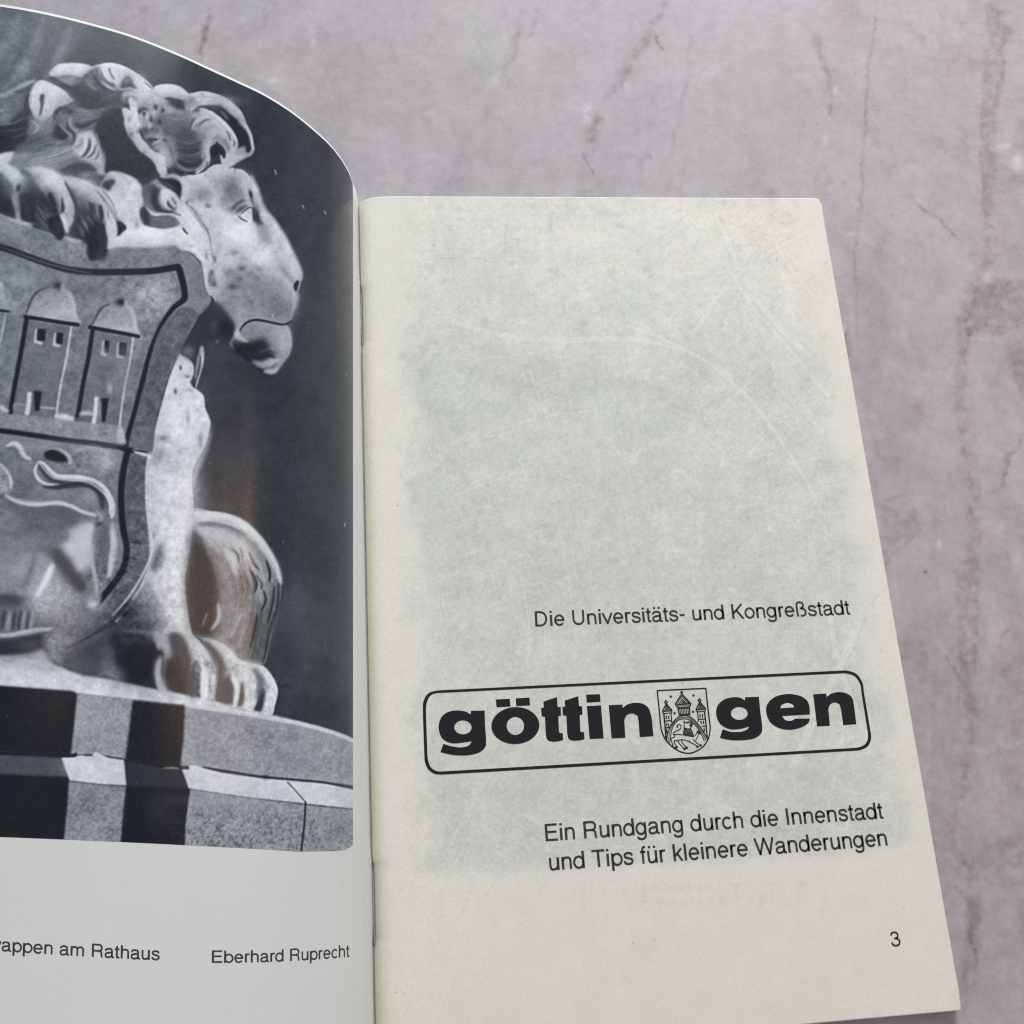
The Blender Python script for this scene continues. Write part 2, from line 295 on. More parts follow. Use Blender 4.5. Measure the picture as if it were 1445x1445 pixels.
    p([(-800, 250), (0, 270), (150, 315), (330, 375), (470, 415), (560, 440), (740, 490), (900, 482), (1180, 472), (1270, 505), (1345, 570), (1390, 640), (1420, 780), (1430, 850), (1350, 940), (1240, 880), (1260, 800), (1240, 640), (1180, 590), (1000, 620), (800, 625), (600, 620), (420, 590), (200, 520), (0, 455), (-800, 330)], 124, .7)
    p([(0, 270), (330, 375), (560, 440), (720, 490), (600, 610), (420, 585), (200, 520), (0, 455)], 140, 3, .7)
    mo([(0, 270), (740, 490), (1180, 480), (1400, 700), (1200, 620), (600, 610), (0, 450)], 9, 6, 4, 63)
    inner = [(-800, 340), (0, 500), (150, 545), (300, 600), (450, 640), (620, 655), (800, 660), (1000, 655), (1190, 625), (1215, 640), (1225, 780), (1215, 850), (1130, 930), (1060, 1040), (1010, 1180), (970, 1320), (940, 1445), (900, 1600), (870, 1750), (-800, 1700)]
    p(inner, 122, .7)
    b(300, 700, 500, 140, 128, .6); b(1050, 830, 180, 160, 158, .85); b(150, 700, 60, 50, 168, .8); b(80, 880, 60, 60, 160, .6); b(600, 700, 120, 90, 108, .5); b(930, 1170, 90, 120, 135, .5); b(700, 900, 90, 60, 150, .4)
    mo([(700, 700), (1200, 660), (1200, 860), (1000, 1150), (920, 1150), (930, 900)], 15, 7, 6, 65); mo([(0, 560), (1200, 680), (900, 1700), (0, 1700)], 10, 9, 6, 67)
    # inner groove
    s([(-400, 400), (0, 475), (150, 525), (300, 580), (450, 625), (620, 645), (800, 645), (1000, 640), (1120, 625), (1195, 612)], 44, 48, 1, 1, False)
    s([(1212, 615), (1240, 700), (1255, 790), (1245, 835), (1180, 890), (1110, 990), (1060, 1090), (1020, 1200), (985, 1330), (955, 1445), (905, 1640), (870, 1760), (858, 1840)], 38, 46, 1, 1, False); p([(1195, 610), (1235, 610), (1275, 790), (1260, 850), (1225, 840), (1240, 790)], 45, 1)
    s([(1225, 880), (1150, 960), (1090, 1060), (1050, 1170), (1015, 1300)], 16, 150, 1.2, .6)
    # right border of the shield
    p([(1240, 880), (1350, 940), (1290, 1050), (1220, 1200), (1150, 1350), (1100, 1530), (1060, 1680), (1025, 1890), (890, 1860), (880, 1800), (930, 1600), (980, 1430), (1040, 1200), (1110, 1020)], 102, 1.4); b(1130, 1120, 60, 80, 125, .5); b(1010, 1500, 40, 120, 92, .5); mo([(1240, 880), (1350, 940), (1220, 1200), (1060, 1680), (900, 1800), (1040, 1200)], 12, 7, 4, 69)
    s([(1345, 945), (1285, 1055), (1215, 1205), (1180, 1290)], 10, 150, .8, .8)
    # towers
    def tower(dome, base, knob, ldark, lline, rline, lw):
        p([lline[0], rline[0]] + rline[1:] + lline[::-1][:-1], 110, 1, .9, False)
        p(dome, ((dome[0][0], dome[2][1], 132), (dome[0][0] + 60, dome[0][1] + 40, 172)), 1)
        mo(dome, 10, 6, 2, 71)
        m = len(dome); s([(x - 8, y + 4) for x, y in dome[5:m - 1]], 26, 196, 2, .8); s([(x * .7 + dome[m - 2][0] * .3 - 20, y - 34) for x, y in (dome[0], dome[m - 1], dome[m - 2])], 30, 184, 4, .6); b(sum(x for x, y in dome) / m - 10, sum(y for x, y in dome) / m - 20, 60, 60, 138, .6)
        s(ldark, 14, 62, 1.2, .9); s(base, 26, 42, .8, 1, False); b(knob[0], knob[1], 34, 28, 48, 1); b(knob[0] + 36, knob[1] + 5, 14, 24, 180, .8)
        s(lline, lw, 42, .9, 1, False); s(rline, 14, 205, .8, .95, False)
    tower([(178, 944), (196, 885), (220, 822), (266, 770), (340, 744), (420, 746), (474, 784), (504, 850), (516, 925), (540, 1003), (360, 985)], [(170, 948), (300, 968), (420, 988), (530, 1003)], (390, 732), [(335, 748), (262, 775), (215, 830), (192, 890), (176, 935)],
          [(180, 965), (150, 1150), (118, 1320), (85, 1500), (65, 1640)], [(485, 1020), (450, 1240), (408, 1440), (380, 1640)], 32)
    tower([(625, 1014), (645, 955), (676, 900), (730, 865), (800, 855), (862, 866), (904, 905), (924, 965), (930, 1020), (946, 1082), (780, 1055)], [(610, 1020), (720, 1040), (830, 1060), (940, 1082)], (820, 848), [(745, 864), (690, 890), (655, 945), (632, 990), (612, 1012)],
          [(628, 1045), (600, 1230), (565, 1400), (535, 1580), (512, 1680)], [(905, 1095), (880, 1270), (845, 1440), (818, 1640), (810, 1730)], 30)
    p([(-170, 760), (0, 710), (25, 760), (40, 830), (65, 910), (-170, 900)], 160, 1); s([(-170, 895), (0, 906), (68, 914)], 20, 50, .8); s([(38, 925), (18, 1040), (0, 1130)], 12, 200, .8)
    for x, y, w, h in ((255, 1030, 58, 85), (385, 1055, 46, 80), (712, 1108, 32, 88), (812, 1122, 52, 92)):
        p([(x - 16, y + 5), (x, y), (x - 2, y + h - 5), (x + w - 20, y + h + 10), (x + w - 25, y + h + 24), (x - 26, y + h + 12)], 190, .9, .95, False)
        p([(x, y), (x + w, y + 4), (x + w - 8, y + h), (x - 6, y + h - 8)], 44, .9, 1, False)
    b(830, 1320, 70, 200, 138, .6); b(700, 1180, 30, 30, 160, .6)
    T(0, 500)
    # doors and base ledge
    p([(0, 400), (500, 450), (820, 490), (850, 600), (620, 590), (300, 545), (0, 510)], 140, 1.4, 1, False); mo([(0, 400), (500, 450), (820, 490), (850, 600), (0, 510)], 10, 5, 3, 73)
    p([(90, 380), (90, 335), (190, 350), (190, 400)], 120, 1, 1, False); s([(100, 335), (190, 345)], 12, 165, 1); s([(0, 350), (30, 375), (55, 390)], 30, 205, 2); s([(270, 360), (370, 368)], 22, 195, 1.2); p([(265, 378), (365, 380), (365, 410), (260, 410)], 112, 1.4)
    s([(200, 270), (195, 340), (185, 400)], 30, 205, 1, 1, False); p([(230, 245), (285, 255), (268, 385), (235, 385)], 46, 1.4, 1, False); s([(225, 270), (218, 380)], 14, 95, 1.4)
    s([(380, 420), (440, 425), (500, 440)], 40, 205, 1.6); s([(540, 405), (600, 400), (640, 410)], 26, 190, 1.8); p([(535, 425), (620, 425), (620, 460), (520, 450)], 105, 1.4)
    s([(655, 300), (650, 380), (638, 460)], 28, 205, 1, 1, False); p([(690, 300), (738, 305), (715, 462), (692, 458)], 44, 1.2, 1, False); s([(690, 315), (735, 305)], 40, 55, 1.4); s([(680, 320), (672, 450)], 20, 150, 1.6, .8)
    b(745, 230, 20, 40, 190, .7); b(600, 545, 30, 20, 150, .6); b(720, 540, 30, 12, 100, .6); p([(820, 480), (855, 590), (850, 610), (790, 590)], 185, 1.2, .8)
    s([(-300, 490), (0, 520), (150, 540), (300, 562), (480, 590), (650, 608), (760, 625), (905, 655)], 38, 46, 1.2, 1, False); s([(700, 625), (800, 636), (900, 655)], 26, 36, .8, 1, False)
    # lower field
    p([(-800, 500), (0, 540), (300, 585), (650, 630), (800, 650), (840, 680), (830, 780), (800, 900), (800, 1050), (815, 1200), (850, 1330), (830, 1445), (760, 1560), (600, 1700), (-800, 1700)], 122, 1)
    b(300, 620, 400, 40, 150, .6); b(720, 730, 110, 90, 170, .8); b(560, 720, 70, 60, 118, .7); b(300, 930, 250, 60, 128, .7); b(130, 900, 120, 120, 105, .6); b(600, 960, 60, 50, 150, .7)
    s([(500, 650), (620, 640), (750, 665)], 26, 178, 2, .7); mo([(450, 640), (780, 650), (790, 900), (450, 830)], 14, 8, 6, 75)
    # border of the lower half
    p([(880, 690), (960, 690), (1010, 700), (1000, 800), (1000, 1000), (1020, 1200), (1030, 1330), (1015, 1420), (960, 1560), (880, 1680), (780, 1800), (640, 1960), (460, 2070), (420, 2000), (560, 1900), (700, 1750), (820, 1500), (880, 1370), (860, 1200), (850, 1050), (860, 860), (880, 780)], 100, 1.4)
    s([(865, 670), (840, 780), (825, 900), (825, 1050), (840, 1200), (862, 1310), (850, 1420), (800, 1520), (715, 1630), (660, 1700)], 44, 42, 1, 1, False)
    s([(1012, 700), (998, 800), (998, 1000), (1015, 1170), (1026, 1300), (1020, 1420), (965, 1570), (885, 1690), (790, 1815)], 20, 205, .9, .95, False)
    s([(905, 650), (950, 670), (1010, 690)], 24, 205, 1, .95); b(1015, 690, 14, 20, 215, .8); s([(890, 650), (960, 660), (1000, 665)], 10, 45, .6)
    mo([(880, 700), (1000, 720), (1010, 1300), (800, 1800), (600, 1900), (850, 1400), (860, 900)], 13, 7, 4, 77); mo([(870, 1250), (1000, 1300), (900, 1600), (700, 1800)], 13, 6, 6, 79)
    # curl, oval and tail
    s([(50, 620), (100, 605), (140, 640), (165, 690), (205, 712)], 34, 200, 1, .95); s([(50, 640), (100, 650), (125, 690), (160, 720)], 26, 105, 1.2, .8)
    p([(300, 670), (330, 645), (390, 655), (440, 680), (465, 715), (440, 735), (380, 730), (310, 710)], 46, 1.6); s([(400, 645), (450, 675), (480, 720), (470, 745)], 22, 200, 1.4, .9); s([(300, 660), (350, 640), (400, 645)], 12, 155, 1, .8)
    s([(265, 760), (300, 810), (350, 850), (430, 862), (530, 855), (620, 880), (690, 930), (735, 1010), (745, 1090)], 60, 96, 1.4, .95)
    s([(300, 900), (380, 905), (470, 888), (560, 880), (640, 900), (690, 960), (700, 1050)], 34, 50, 2, .95)
    s([(275, 760), (310, 815), (370, 850), (450, 855), (545, 850)], 20, 62, 1, .9)
    s([(262, 728), (300, 745), (340, 790), (390, 825), (480, 832), (560, 838), (650, 865), (715, 915), (755, 985), (772, 1060), (760, 1110)], 28, 212, .8, 1); p([(690, 880), (750, 950), (782, 1030), (765, 1115), (740, 1080), (735, 1000)], 205, 1)
    s([(258, 735), (238, 790), (262, 850), (320, 882), (400, 882)], 20, 208, .9, 1)
    # small lion body on the shield
    p([(-800, 900), (0, 950), (140, 1005), (280, 1020), (400, 1012), (500, 1045), (620, 1090), (660, 1150), (640, 1270), (600, 1340), (580, 1445), (560, 1640), (400, 1700), (0, 1700), (-800, 1700)], 118, 2)
    b(350, 1120, 220, 80, 92, .8); b(150, 1100, 180, 60, 120, .6); b(0, 1250, 200, 120, 128, .6)
    s([(35, 955), (90, 985), (170, 1005), (280, 1018), (400, 1008), (480, 1030), (560, 1070), (650, 1090)], 26, 205, 1.6, .95)
    s([(-20, 730), (40, 790), (75, 860), (70, 920)], 22, 205, 1.2, .95); p([(-200, 760), (0, 760), (50, 830), (60, 920), (0, 960), (-200, 950)], 150, 2); mo([(-100, 780), (60, 830), (50, 960), (-100, 940)], 22, 5, 3, 81)
    p([(520, 1170), (600, 1140), (650, 1160), (645, 1270), (600, 1340), (560, 1445), (500, 1530), (450, 1420), (430, 1300), (480, 1240)], 188, 3); b(470, 1140, 50, 90, 92, .6)
    s([(660, 1070), (690, 1110), (660, 1140)], 24, 160, 1.4); b(670, 1160, 30, 22, 45, .9)
    p([(640, 1180), (700, 1160), (740, 1180), (745, 1300), (730, 1500), (640, 1560), (580, 1500), (610, 1350)], 104, 2); s([(760, 1190), (775, 1300), (760, 1400), (740, 1510)], 44, 192, 1.8, .95); mo([(600, 1300), (800, 1300), (740, 1560), (580, 1560)], 22, 6, 4, 83)
    T(0, 750)
    b(120, 230, 300, 170, 150, .75); b(300, 420, 140, 150, 196, .8); b(60, 130, 200, 80, 120, .6); b(420, 480, 110, 80, 150, .6)  # pale glare on the glossy page painted into the print tone
    p([(300, 110), (370, 130), (440, 220), (520, 320), (575, 370), (560, 400), (500, 370), (440, 320), (380, 230)], 72, 5, .85); b(545, 370, 30, 30, 56, .8)
    s([(355, 210), (330, 280), (290, 360), (250, 430)], 26, 218, 2.2, .8); s([(225, 150), (205, 260), (195, 340), (150, 380)], 16, 118, 3, .7)
    mo([(200, 350), (500, 360), (560, 560), (300, 640), (180, 540)], 15, 4, 8, 85); s([(590, 200), (640, 280), (655, 400)], 22, 170, 2, .7); b(640, 490, 50, 40, 185, .75); s([(690, 430), (650, 490), (600, 500)], 16, 185, 1.4, .8)
    p([(-800, 450), (0, 440), (110, 460), (180, 500), (260, 600), (300, 660), (0, 690), (-800, 690)], 104, 6, .9); b(40, 450, 110, 20, 60, .7)
    for x, t in ((20, 55), (60, 175), (95, 60), (135, 50), (160, 170), (190, 60), (215, 160), (-60, 50), (-110, 170)): s([(x + 12, 540), (x, 600), (x - 8, 670)], 22, t, 1.8, .75)
    s([(-600, 690), (0, 705), (130, 690), (250, 668), (350, 662)], 26, 205, 1.4, .95)
    p([(-800, 720), (0, 730), (180, 705), (300, 690), (330, 760), (310, 830), (150, 850), (0, 845), (-800, 850)], 58, 4)
    b(190, 770, 90, 40, 92, .6); p([(300, 720), (340, 690), (420, 700), (520, 720), (600, 740), (450, 830), (420, 900), (360, 880), (320, 840)], 132, 3); s([(330, 700), (300, 760), (320, 840), (370, 890)], 18, 85, 2, .7); mo([(340, 600), (560, 600), (560, 760), (400, 860), (330, 800)], 12, 5, 5, 87)
    p([(-300, 850), (0, 850), (200, 830), (290, 800), (360, 900), (430, 950), (0, 930), (-300, 930)], 178, 3, .9); s([(0, 850), (60, 880), (150, 850), (240, 870)], 14, 120, 2, .6)
    s([(500, 960), (640, 1000), (720, 960), (840, 1020)], 18, 175, 2, .5)
    # ---- far mane and top tufts
    T(0, 80, 150)
    p([(-1500, 700), (-600, 620), (0, 500), (250, 400), (450, 330), (560, 315), (680, 340), (900, 440), (1100, 480), (1445, 300), (1445, 1445), (900, 1600), (-1500, 1600)], 98, 2)
    p([(0, 940), (150, 900), (330, 820), (400, 900), (420, 1000), (350, 1200), (200, 1280), (0, 1320), (-1500, 1300), (-1500, 960)], 52, 3)
    s([(0, 1010), (200, 1000), (420, 970)], 26, 88, 2, .7); s([(150, 1100), (300, 1060), (450, 980)], 22, 82, 2, .7); s([(0, 920), (150, 905), (330, 830)], 22, 120, 2, .7)
    p([(-600, 620), (0, 510), (130, 490), (230, 450), (290, 500), (380, 500), (330, 720), (220, 830), (120, 890), (0, 930), (-600, 930)], 116, 3); b(80, 820, 160, 60, 140, .7); b(20, 725, 25, 18, 200, .8); mo([(0, 560), (330, 520), (300, 720), (0, 900)], 10, 16, 8, 91)
    s([(-600, 620), (0, 535), (120, 490), (250, 420), (400, 350), (480, 330)], 50, 200, 2, .9); s([(240, 470), (330, 440), (430, 390)], 18, 70, 2, .8); b(235, 470, 50, 20, 62, .7)
    p([(420, 400), (400, 520), (380, 660), (430, 760), (300, 860), (150, 890), (290, 740), (340, 620), (350, 520)], 60, 3)
    tuft = [(440, 440), (480, 370), (560, 320), (640, 335), (760, 390), (880, 470), (960, 560), (1000, 595), (920, 645), (800, 695), (730, 770), (660, 850), (580, 890), (470, 820), (420, 720), (398, 640), (410, 520)]
    p(tuft, 214, 1); b(640, 620, 140, 120, 200, .6); p([(545, 520), (605, 515), (585, 620), (580, 700), (555, 790), (530, 790), (550, 680), (540, 600)], 78, 1.2); b(580, 830, 80, 50, 180, .7)
    p([(420, 860), (560, 880), (700, 820), (740, 900), (700, 1000), (520, 1060), (400, 1060)], 118, 3); s([(400, 1050), (480, 960), (560, 900)], 60, 165, 3, .7); s([(470, 880), (560, 960)], 20, 185, 2, .7)
    p([(670, 230), (740, 140), (830, 95), (1000, 85), (1150, 100), (1240, 140), (1180, 210), (1110, 290), (1040, 270), (920, 255), (820, 270), (720, 275)], 220, 1.2)
    p([(700, 280), (820, 265), (930, 255), (1050, 270), (1100, 300), (1080, 380), (980, 420), (860, 370), (760, 320)], 130, 3); p([(690, 280), (770, 300), (740, 330), (880, 370), (990, 420), (960, 460), (860, 410), (720, 350)], 56, 1.8)
    p([(960, 440), (1100, 340), (1200, 330), (1280, 480), (1445, 480), (1445, 700), (1250, 710), (1050, 690), (1100, 600), (1000, 540)], 62, 3); b(1180, 610, 160, 60, 46, .7)
    p([(1120, 340), (1170, 270), (1240, 250), (1330, 340), (1320, 440), (1260, 490), (1180, 430)], 108, 3.2); s([(1130, 340), (1170, 420), (1260, 500), (1400, 530)], 34, 64, 1.8, .8); s([(1260, 200), (1310, 330), (1400, 430)], 40, 54, 1.8, .9)
    # ropes below
    s([(940, 660), (1040, 720), (1180, 740), (1320, 740), (1500, 720), (1700, 680)], 70, 132, 3, .95); s([(980, 800), (1100, 860), (1250, 840), (1400, 780), (1600, 690)], 80, 118, 3, .95); s([(1000, 910), (1130, 950), (1250, 890), (1450, 810)], 46, 48, 2.4, .95); s([(1200, 960), (1300, 920), (1420, 860)], 40, 125, 3, .8)
    p([(740, 760), (800, 700), (900, 690), (1010, 750), (940, 780), (860, 760), (800, 790), (800, 900), (760, 880)], 58, 2.4); p([(780, 790), (850, 760), (930, 790), (950, 900), (930, 960), (860, 960), (800, 900)], 118, 3)
    p([(770, 930), (830, 960), (930, 1080), (900, 1140), (840, 1140), (700, 1090), (740, 1010)], 46, 2.4); s([(920, 890), (930, 980), (1000, 1040), (1020, 1120), (970, 1200)], 46, 52, 1.8, .95); s([(820, 920), (900, 1010), (960, 1070), (950, 1130)], 26, 135, 1.6, .8); s([(970, 810), (960, 900), (1010, 990), (1060, 1020)], 40, 150, 2.2, .8)
    p([(350, 1100), (550, 1050), (700, 1110), (900, 1150), (950, 1200), (800, 1260), (500, 1300), (200, 1290), (250, 1200)], 92, 4); s([(350, 1200), (500, 1130), (600, 1080)], 30, 75, 3, .6); b(720, 1160, 100, 40, 135, .6); s([(480, 1270), (620, 1200), (740, 1190)], 20, 58, 2, .6)
    p([(100, 1330), (300, 1310), (600, 1300), (800, 1260), (1000, 1200), (1200, 1360), (1150, 1480), (800, 1560), (300, 1560), (100, 1480)], 132, 4)
    for q, t in (([(350, 1400), (600, 1370), (900, 1260), (1050, 1160)], 165), ([(500, 1440), (750, 1400), (1000, 1330)], 150), ([(450, 1350), (700, 1290), (950, 1220)], 150), ([(600, 1380), (850, 1320), (1000, 1250)], 96), ([(300, 1440), (420, 1380), (560, 1350)], 92), ([(800, 1440), (950, 1400), (1100, 1370)], 100), ([(250, 1350), (420, 1320)], 160)): s(q, 22, t, 1.6, .7)
    p([(1040, 1100), (1100, 1040), (1230, 1010), (1290, 1080), (1330, 1180), (1380, 1290), (1420, 1445), (1430, 1520), (1445, 1600), (1300, 1590), (1260, 1500), (1120, 1400), (1000, 1290), (1000, 1200)], 200, 2.4)
    for q, w in (([(1110, 1110), (1110, 1190), (1040, 1250)], 18), ([(1215, 1130), (1210, 1240), (1170, 1320), (1110, 1370)], 46), ([(1300, 1210), (1270, 1310), (1190, 1380)], 26), ([(1345, 1290), (1320, 1360), (1290, 1400)], 20), ([(1150, 1000), (1250, 960)], 20)): s(q, w, 74, 1.2, .85)
    T(120, 80, 150)
    p([(0, 220), (60, 150), (180, 110), (290, 85), (420, 92), (560, 140), (700, 225), (830, 320), (900, 390), (940, 440), (1000, 480), (700, 470), (640, 440), (500, 460), (420, 440), (260, 380), (120, 260)], 214, 1)
    p([(30, 220), (110, 160), (185, 130), (210, 220), (290, 300), (410, 380), (390, 400), (420, 450), (300, 500), (150, 510), (100, 400), (30, 300)], 84, 2); b(70, 380, 60, 90, 118, .8); s([(120, 240), (170, 340), (240, 420), (360, 470)], 46, 58, 1.8, .9); s([(180, 180), (230, 290), (330, 380)], 22, 120, 1.6, .7); s([(220, 330), (300, 400), (420, 450)], 30, 190, 1.4, .9)
    p([(315, 160), (345, 155), (350, 220), (400, 300), (390, 315), (335, 240)], 66, .9); p([(480, 370), (530, 280), (600, 255), (650, 300), (680, 370), (720, 440), (640, 430), (540, 440), (490, 420)], 66, 2.2); b(560, 330, 40, 40, 120, .6); b(520, 405, 40, 24, 45, .8); s([(805, 340), (870, 395), (925, 455)], 20, 56, .9, .95)
    p([(0, 470), (200, 500), (450, 470), (520, 520), (480, 640), (440, 710), (250, 700), (0, 700)], 68, 3); s([(200, 570), (330, 540), (460, 500)], 90, 98, 3, .8); b(120, 620, 110, 60, 46, .7); s([(0, 740), (200, 740), (400, 690), (480, 640)], 50, 112, 3, .8); s([(0, 850), (200, 800), (420, 700)], 60, 96, 3, .6)
    p([(940, 420), (1020, 380), (1150, 372), (1280, 400), (1360, 460), (1420, 530), (1380, 580), (1240, 580), (1100, 560), (980, 500)], 212, 1)
    p([(1085, 570), (1150, 545), (1260, 570), (1330, 620), (1370, 700), (1330, 730), (1200, 680)], 50, 1.6); p([(1200, 690), (1340, 730), (1445, 700), (1445, 790), (1300, 780)], 118, 2.4)
    p([(520, 480), (640, 450), (760, 450), (900, 470), (1040, 530), (1160, 640), (1240, 740), (1290, 790), (1160, 820), (1080, 820), (1100, 950), (1100, 1060), (1220, 1250), (1210, 1445), (1060, 1500), (900, 1200), (760, 1040), (700, 840), (600, 640), (500, 600)], 172, 2.5)
    ear = [(250, 760), (430, 700), (510, 720), (540, 860), (550, 970), (620, 1110), (720, 1260), (900, 1445), (930, 1530), (900, 1620), (700, 1640), (400, 1620), (260, 1560), (300, 1380), (200, 1180), (140, 980), (200, 850)]
    p(ear, 42, 2.4); b(250, 950, 90, 100, 52, .7); mo(ear, 5, 5, 5, 93); b(330, 1130, 60, 60, 58, .5)
    for x, y, rx, ry, t in ((620, 550, 60, 24, 84), (560, 580, 30, 50, 84), (560, 660, 50, 24, 56), (480, 620, 30, 50, 66), (790, 700, 60, 30, 66), (740, 740, 40, 40, 56), (800, 780, 22, 34, 70), (955, 670, 36, 34, 62), (1055, 720, 34, 34, 66), (890, 830, 26, 50, 66), (1030, 870, 50, 90, 54), (960, 900, 60, 70, 74), (820, 1000, 60, 60, 54), (770, 1060, 30, 40, 50), (905, 970, 26, 36, 46), (880, 1130, 70, 40, 52), (960, 1120, 50, 20, 56), (1080, 1130, 40, 24, 60), (880, 1200, 50, 40, 74), (960, 1280, 50, 30, 78), (1140, 1000, 80, 120, 96), (1030, 560, 50, 50, 160), (820, 570, 30, 40, 160), (910, 545, 20, 20, 150), (840, 640, 40, 30, 130), (960, 1000, 60, 40, 100)):
        b(x, y, rx, ry, t, .9)
    for x, y, rx, ry, t in ((840, 800, 36, 40, 185), (880, 930, 40, 40, 190), (790, 880, 40, 50, 110), (1000, 1190, 70, 40, 140), (1120, 1270, 50, 80, 170), (1050, 610, 60, 60, 200), (1150, 720, 50, 60, 205), (760, 500, 110, 40, 214), (540, 520, 24, 20, 200), (1050, 1060, 60, 30, 130)):
        b(x, y, rx, ry, t, .8)
    mo([(520, 480), (900, 470), (1250, 780), (1100, 900), (1200, 1400), (1000, 1400), (720, 900)], 10, 3.5, 3, 95)
    s([(620, 560), (650, 640), (660, 720), (690, 800)], 90, 214, 1.4, .95)
    p([(500, 710), (560, 700), (620, 730), (690, 720), (720, 830), (740, 900), (770, 980), (750, 1050), (780, 1120), (850, 1190), (920, 1270), (1000, 1320), (1080, 1370), (1100, 1470), (1110, 1600), (1060, 1640), (990, 1560), (940, 1440), (830, 1340), (740, 1280), (650, 1150), (580, 1060), (540, 940), (530, 840)], 210, 1.1)
    b(600, 840, 26, 40, 120, .8); b(720, 1010, 36, 34, 110, .8); b(630, 1050, 34, 50, 118, .8); b(680, 940, 20, 20, 170, .8); b(800, 1290, 16, 14, 130, .6)
    # ---- forelock
    T(230, 120, 150)
    p([(-20, 420), (200, 380), (330, 340), (450, 340), (560, 300), (600, 700), (560, 1000), (480, 1200), (330, 1260), (150, 1200), (130, 1060), (60, 800), (-20, 600)], 92, 2.5)
    b(260, 540, 160, 110, 84, .7); b(120, 800, 90, 140, 130, .5); b(350, 380, 110, 50, 140, .7)
    for q, t, w in (([(20, 620), (200, 700), (420, 760), (520, 760)], 62, 34), ([(180, 800), (330, 830), (520, 800)], 66, 40), ([(210, 870), (320, 900), (500, 870)], 52, 60), ([(240, 780), (380, 790), (540, 740)], 96, 22), ([(220, 950), (350, 960), (520, 920)], 100, 30), ([(200, 1020), (300, 1080), (420, 1090), (540, 1010)], 46, 60), ([(190, 1070), (270, 1140), (380, 1170), (480, 1130)], 130, 22), ([(150, 1140), (250, 1200), (330, 1230), (430, 1170)], 46, 70), ([(160, 660), (300, 690), (440, 700)], 58, 20), ([(200, 560), (330, 600), (480, 640)], 76, 20), ([(60, 700), (160, 900), (170, 1050)], 150, 50)):
        s(q, w, t, 1.8, .75)
    p([(330, 140), (420, 105), (530, 85), (650, 100), (800, 150), (930, 230), (1040, 330), (1100, 430), (1140, 540), (1200, 660), (1225, 780), (1240, 880), (1190, 960), (1060, 1020), (960, 1090), (880, 1140), (800, 1080), (700, 560), (500, 330), (370, 350), (300, 300)], 196, 1)
    b(700, 200, 260, 60, 180, .6); mo([(380, 140), (900, 220), (1100, 450), (800, 300), (400, 300)], 18, 6, 4, 97); p([(280, 200), (350, 150), (430, 180), (460, 260), (330, 320), (280, 300)], 132, 3); b(530, 118, 16, 14, 120, .8)
    p([(440, 320), (480, 290), (560, 275), (680, 270), (780, 270), (860, 340), (960, 430), (1060, 540), (1150, 650), (1190, 780), (1200, 880), (1150, 930), (1080, 860), (1000, 870), (1010, 780), (950, 650), (860, 560), (740, 440), (640, 360), (560, 310)], 42, 1.4)
    b(700, 330, 120, 40, 82, .7, .6); s([(780, 350), (840, 410), (880, 470)], 40, 120, 1.6, .9); s([(700, 300), (760, 290), (850, 340)], 16, 45, 1, .8); p([(970, 890), (1060, 850), (1110, 820), (1130, 880), (1090, 940), (1000, 960)], 150, 2, .9)
    p([(560, 330), (640, 360), (740, 430), (850, 530), (940, 640), (1010, 770), (1010, 850), (960, 910), (900, 900), (860, 960), (840, 880), (760, 790), (700, 800), (640, 870), (640, 980), (620, 1080), (560, 1140), (470, 1200), (440, 1180), (540, 1080), (580, 960), (560, 780), (580, 700), (520, 620), (400, 620), (370, 590), (420, 460), (500, 380)], 188, 1.6)
    b(650, 560, 120, 80, 168, .7); s([(440, 430), (390, 510), (360, 620)], 20, 66, 1.2, .9); s([(650, 465), (560, 480), (480, 560)], 26, 80, 1.2, .85); s([(860, 620), (900, 690), (915, 760)], 16, 72, .9, .9); s([(965, 750), (975, 790), (960, 830)], 24, 92, 1, .8)
    s([(660, 740), (740, 700), (830, 760), (880, 850), (890, 900)], 66, 110, 1.8, .9); s([(600, 740), (680, 690), (780, 650)], 40, 205, 1.6, .8); s([(640, 360), (740, 430), (850, 530), (940, 640), (1000, 760)], 34, 220, 1.2, .9)
    p([(650, 850), (700, 820), (760, 800), (830, 870), (850, 950), (830, 1010), (790, 950), (700, 960), (650, 980)], 40, 1.2); s([(720, 770), (770, 830), (800, 880)], 26, 46, 1); s([(600, 1040), (590, 1120), (500, 1200)], 22, 66, 1); b(560, 1175, 40, 22, 48, .9)
    s([(570, 800), (600, 900), (600, 1040), (560, 1120), (460, 1190)], 40, 210, 1.3, .9); s([(1100, 960), (1000, 1000), (900, 1080)], 60, 205, 2.2, .8)
    # ---- face
    T(250, 240, 180)
    face = [(60, 60), (180, 60), (300, 20), (420, -60), (560, -60), (650, -20), (740, 0), (810, 60), (880, 160), (920, 270), (950, 380), (1000, 470), (1090, 580), (1190, 720), (1270, 870), (1350, 1030), (1400, 1130), (1415, 1200), (1395, 1290), (1345, 1390), (1345, 1480), (1330, 1590), (1290, 1700), (1235, 1740), (1270, 1820), (1293, 1940), (1285, 2040), (1230, 2140), (1150, 2250), (1100, 2300), (1030, 2310), (950, 2260), (830, 2170), (700, 2060), (620, 1980), (500, 1930), (440, 1930), (430, 1500), (330, 1350), (250, 960), (0, 860), (0, 400)]
    p(face, 198, .8)
    b(700, 720, 170, 130, 222, .8); b(1000, 950, 130, 120, 212, .6); b(230, 150, 120, 60, 170, .6); b(700, 60, 110, 70, 205, .6)
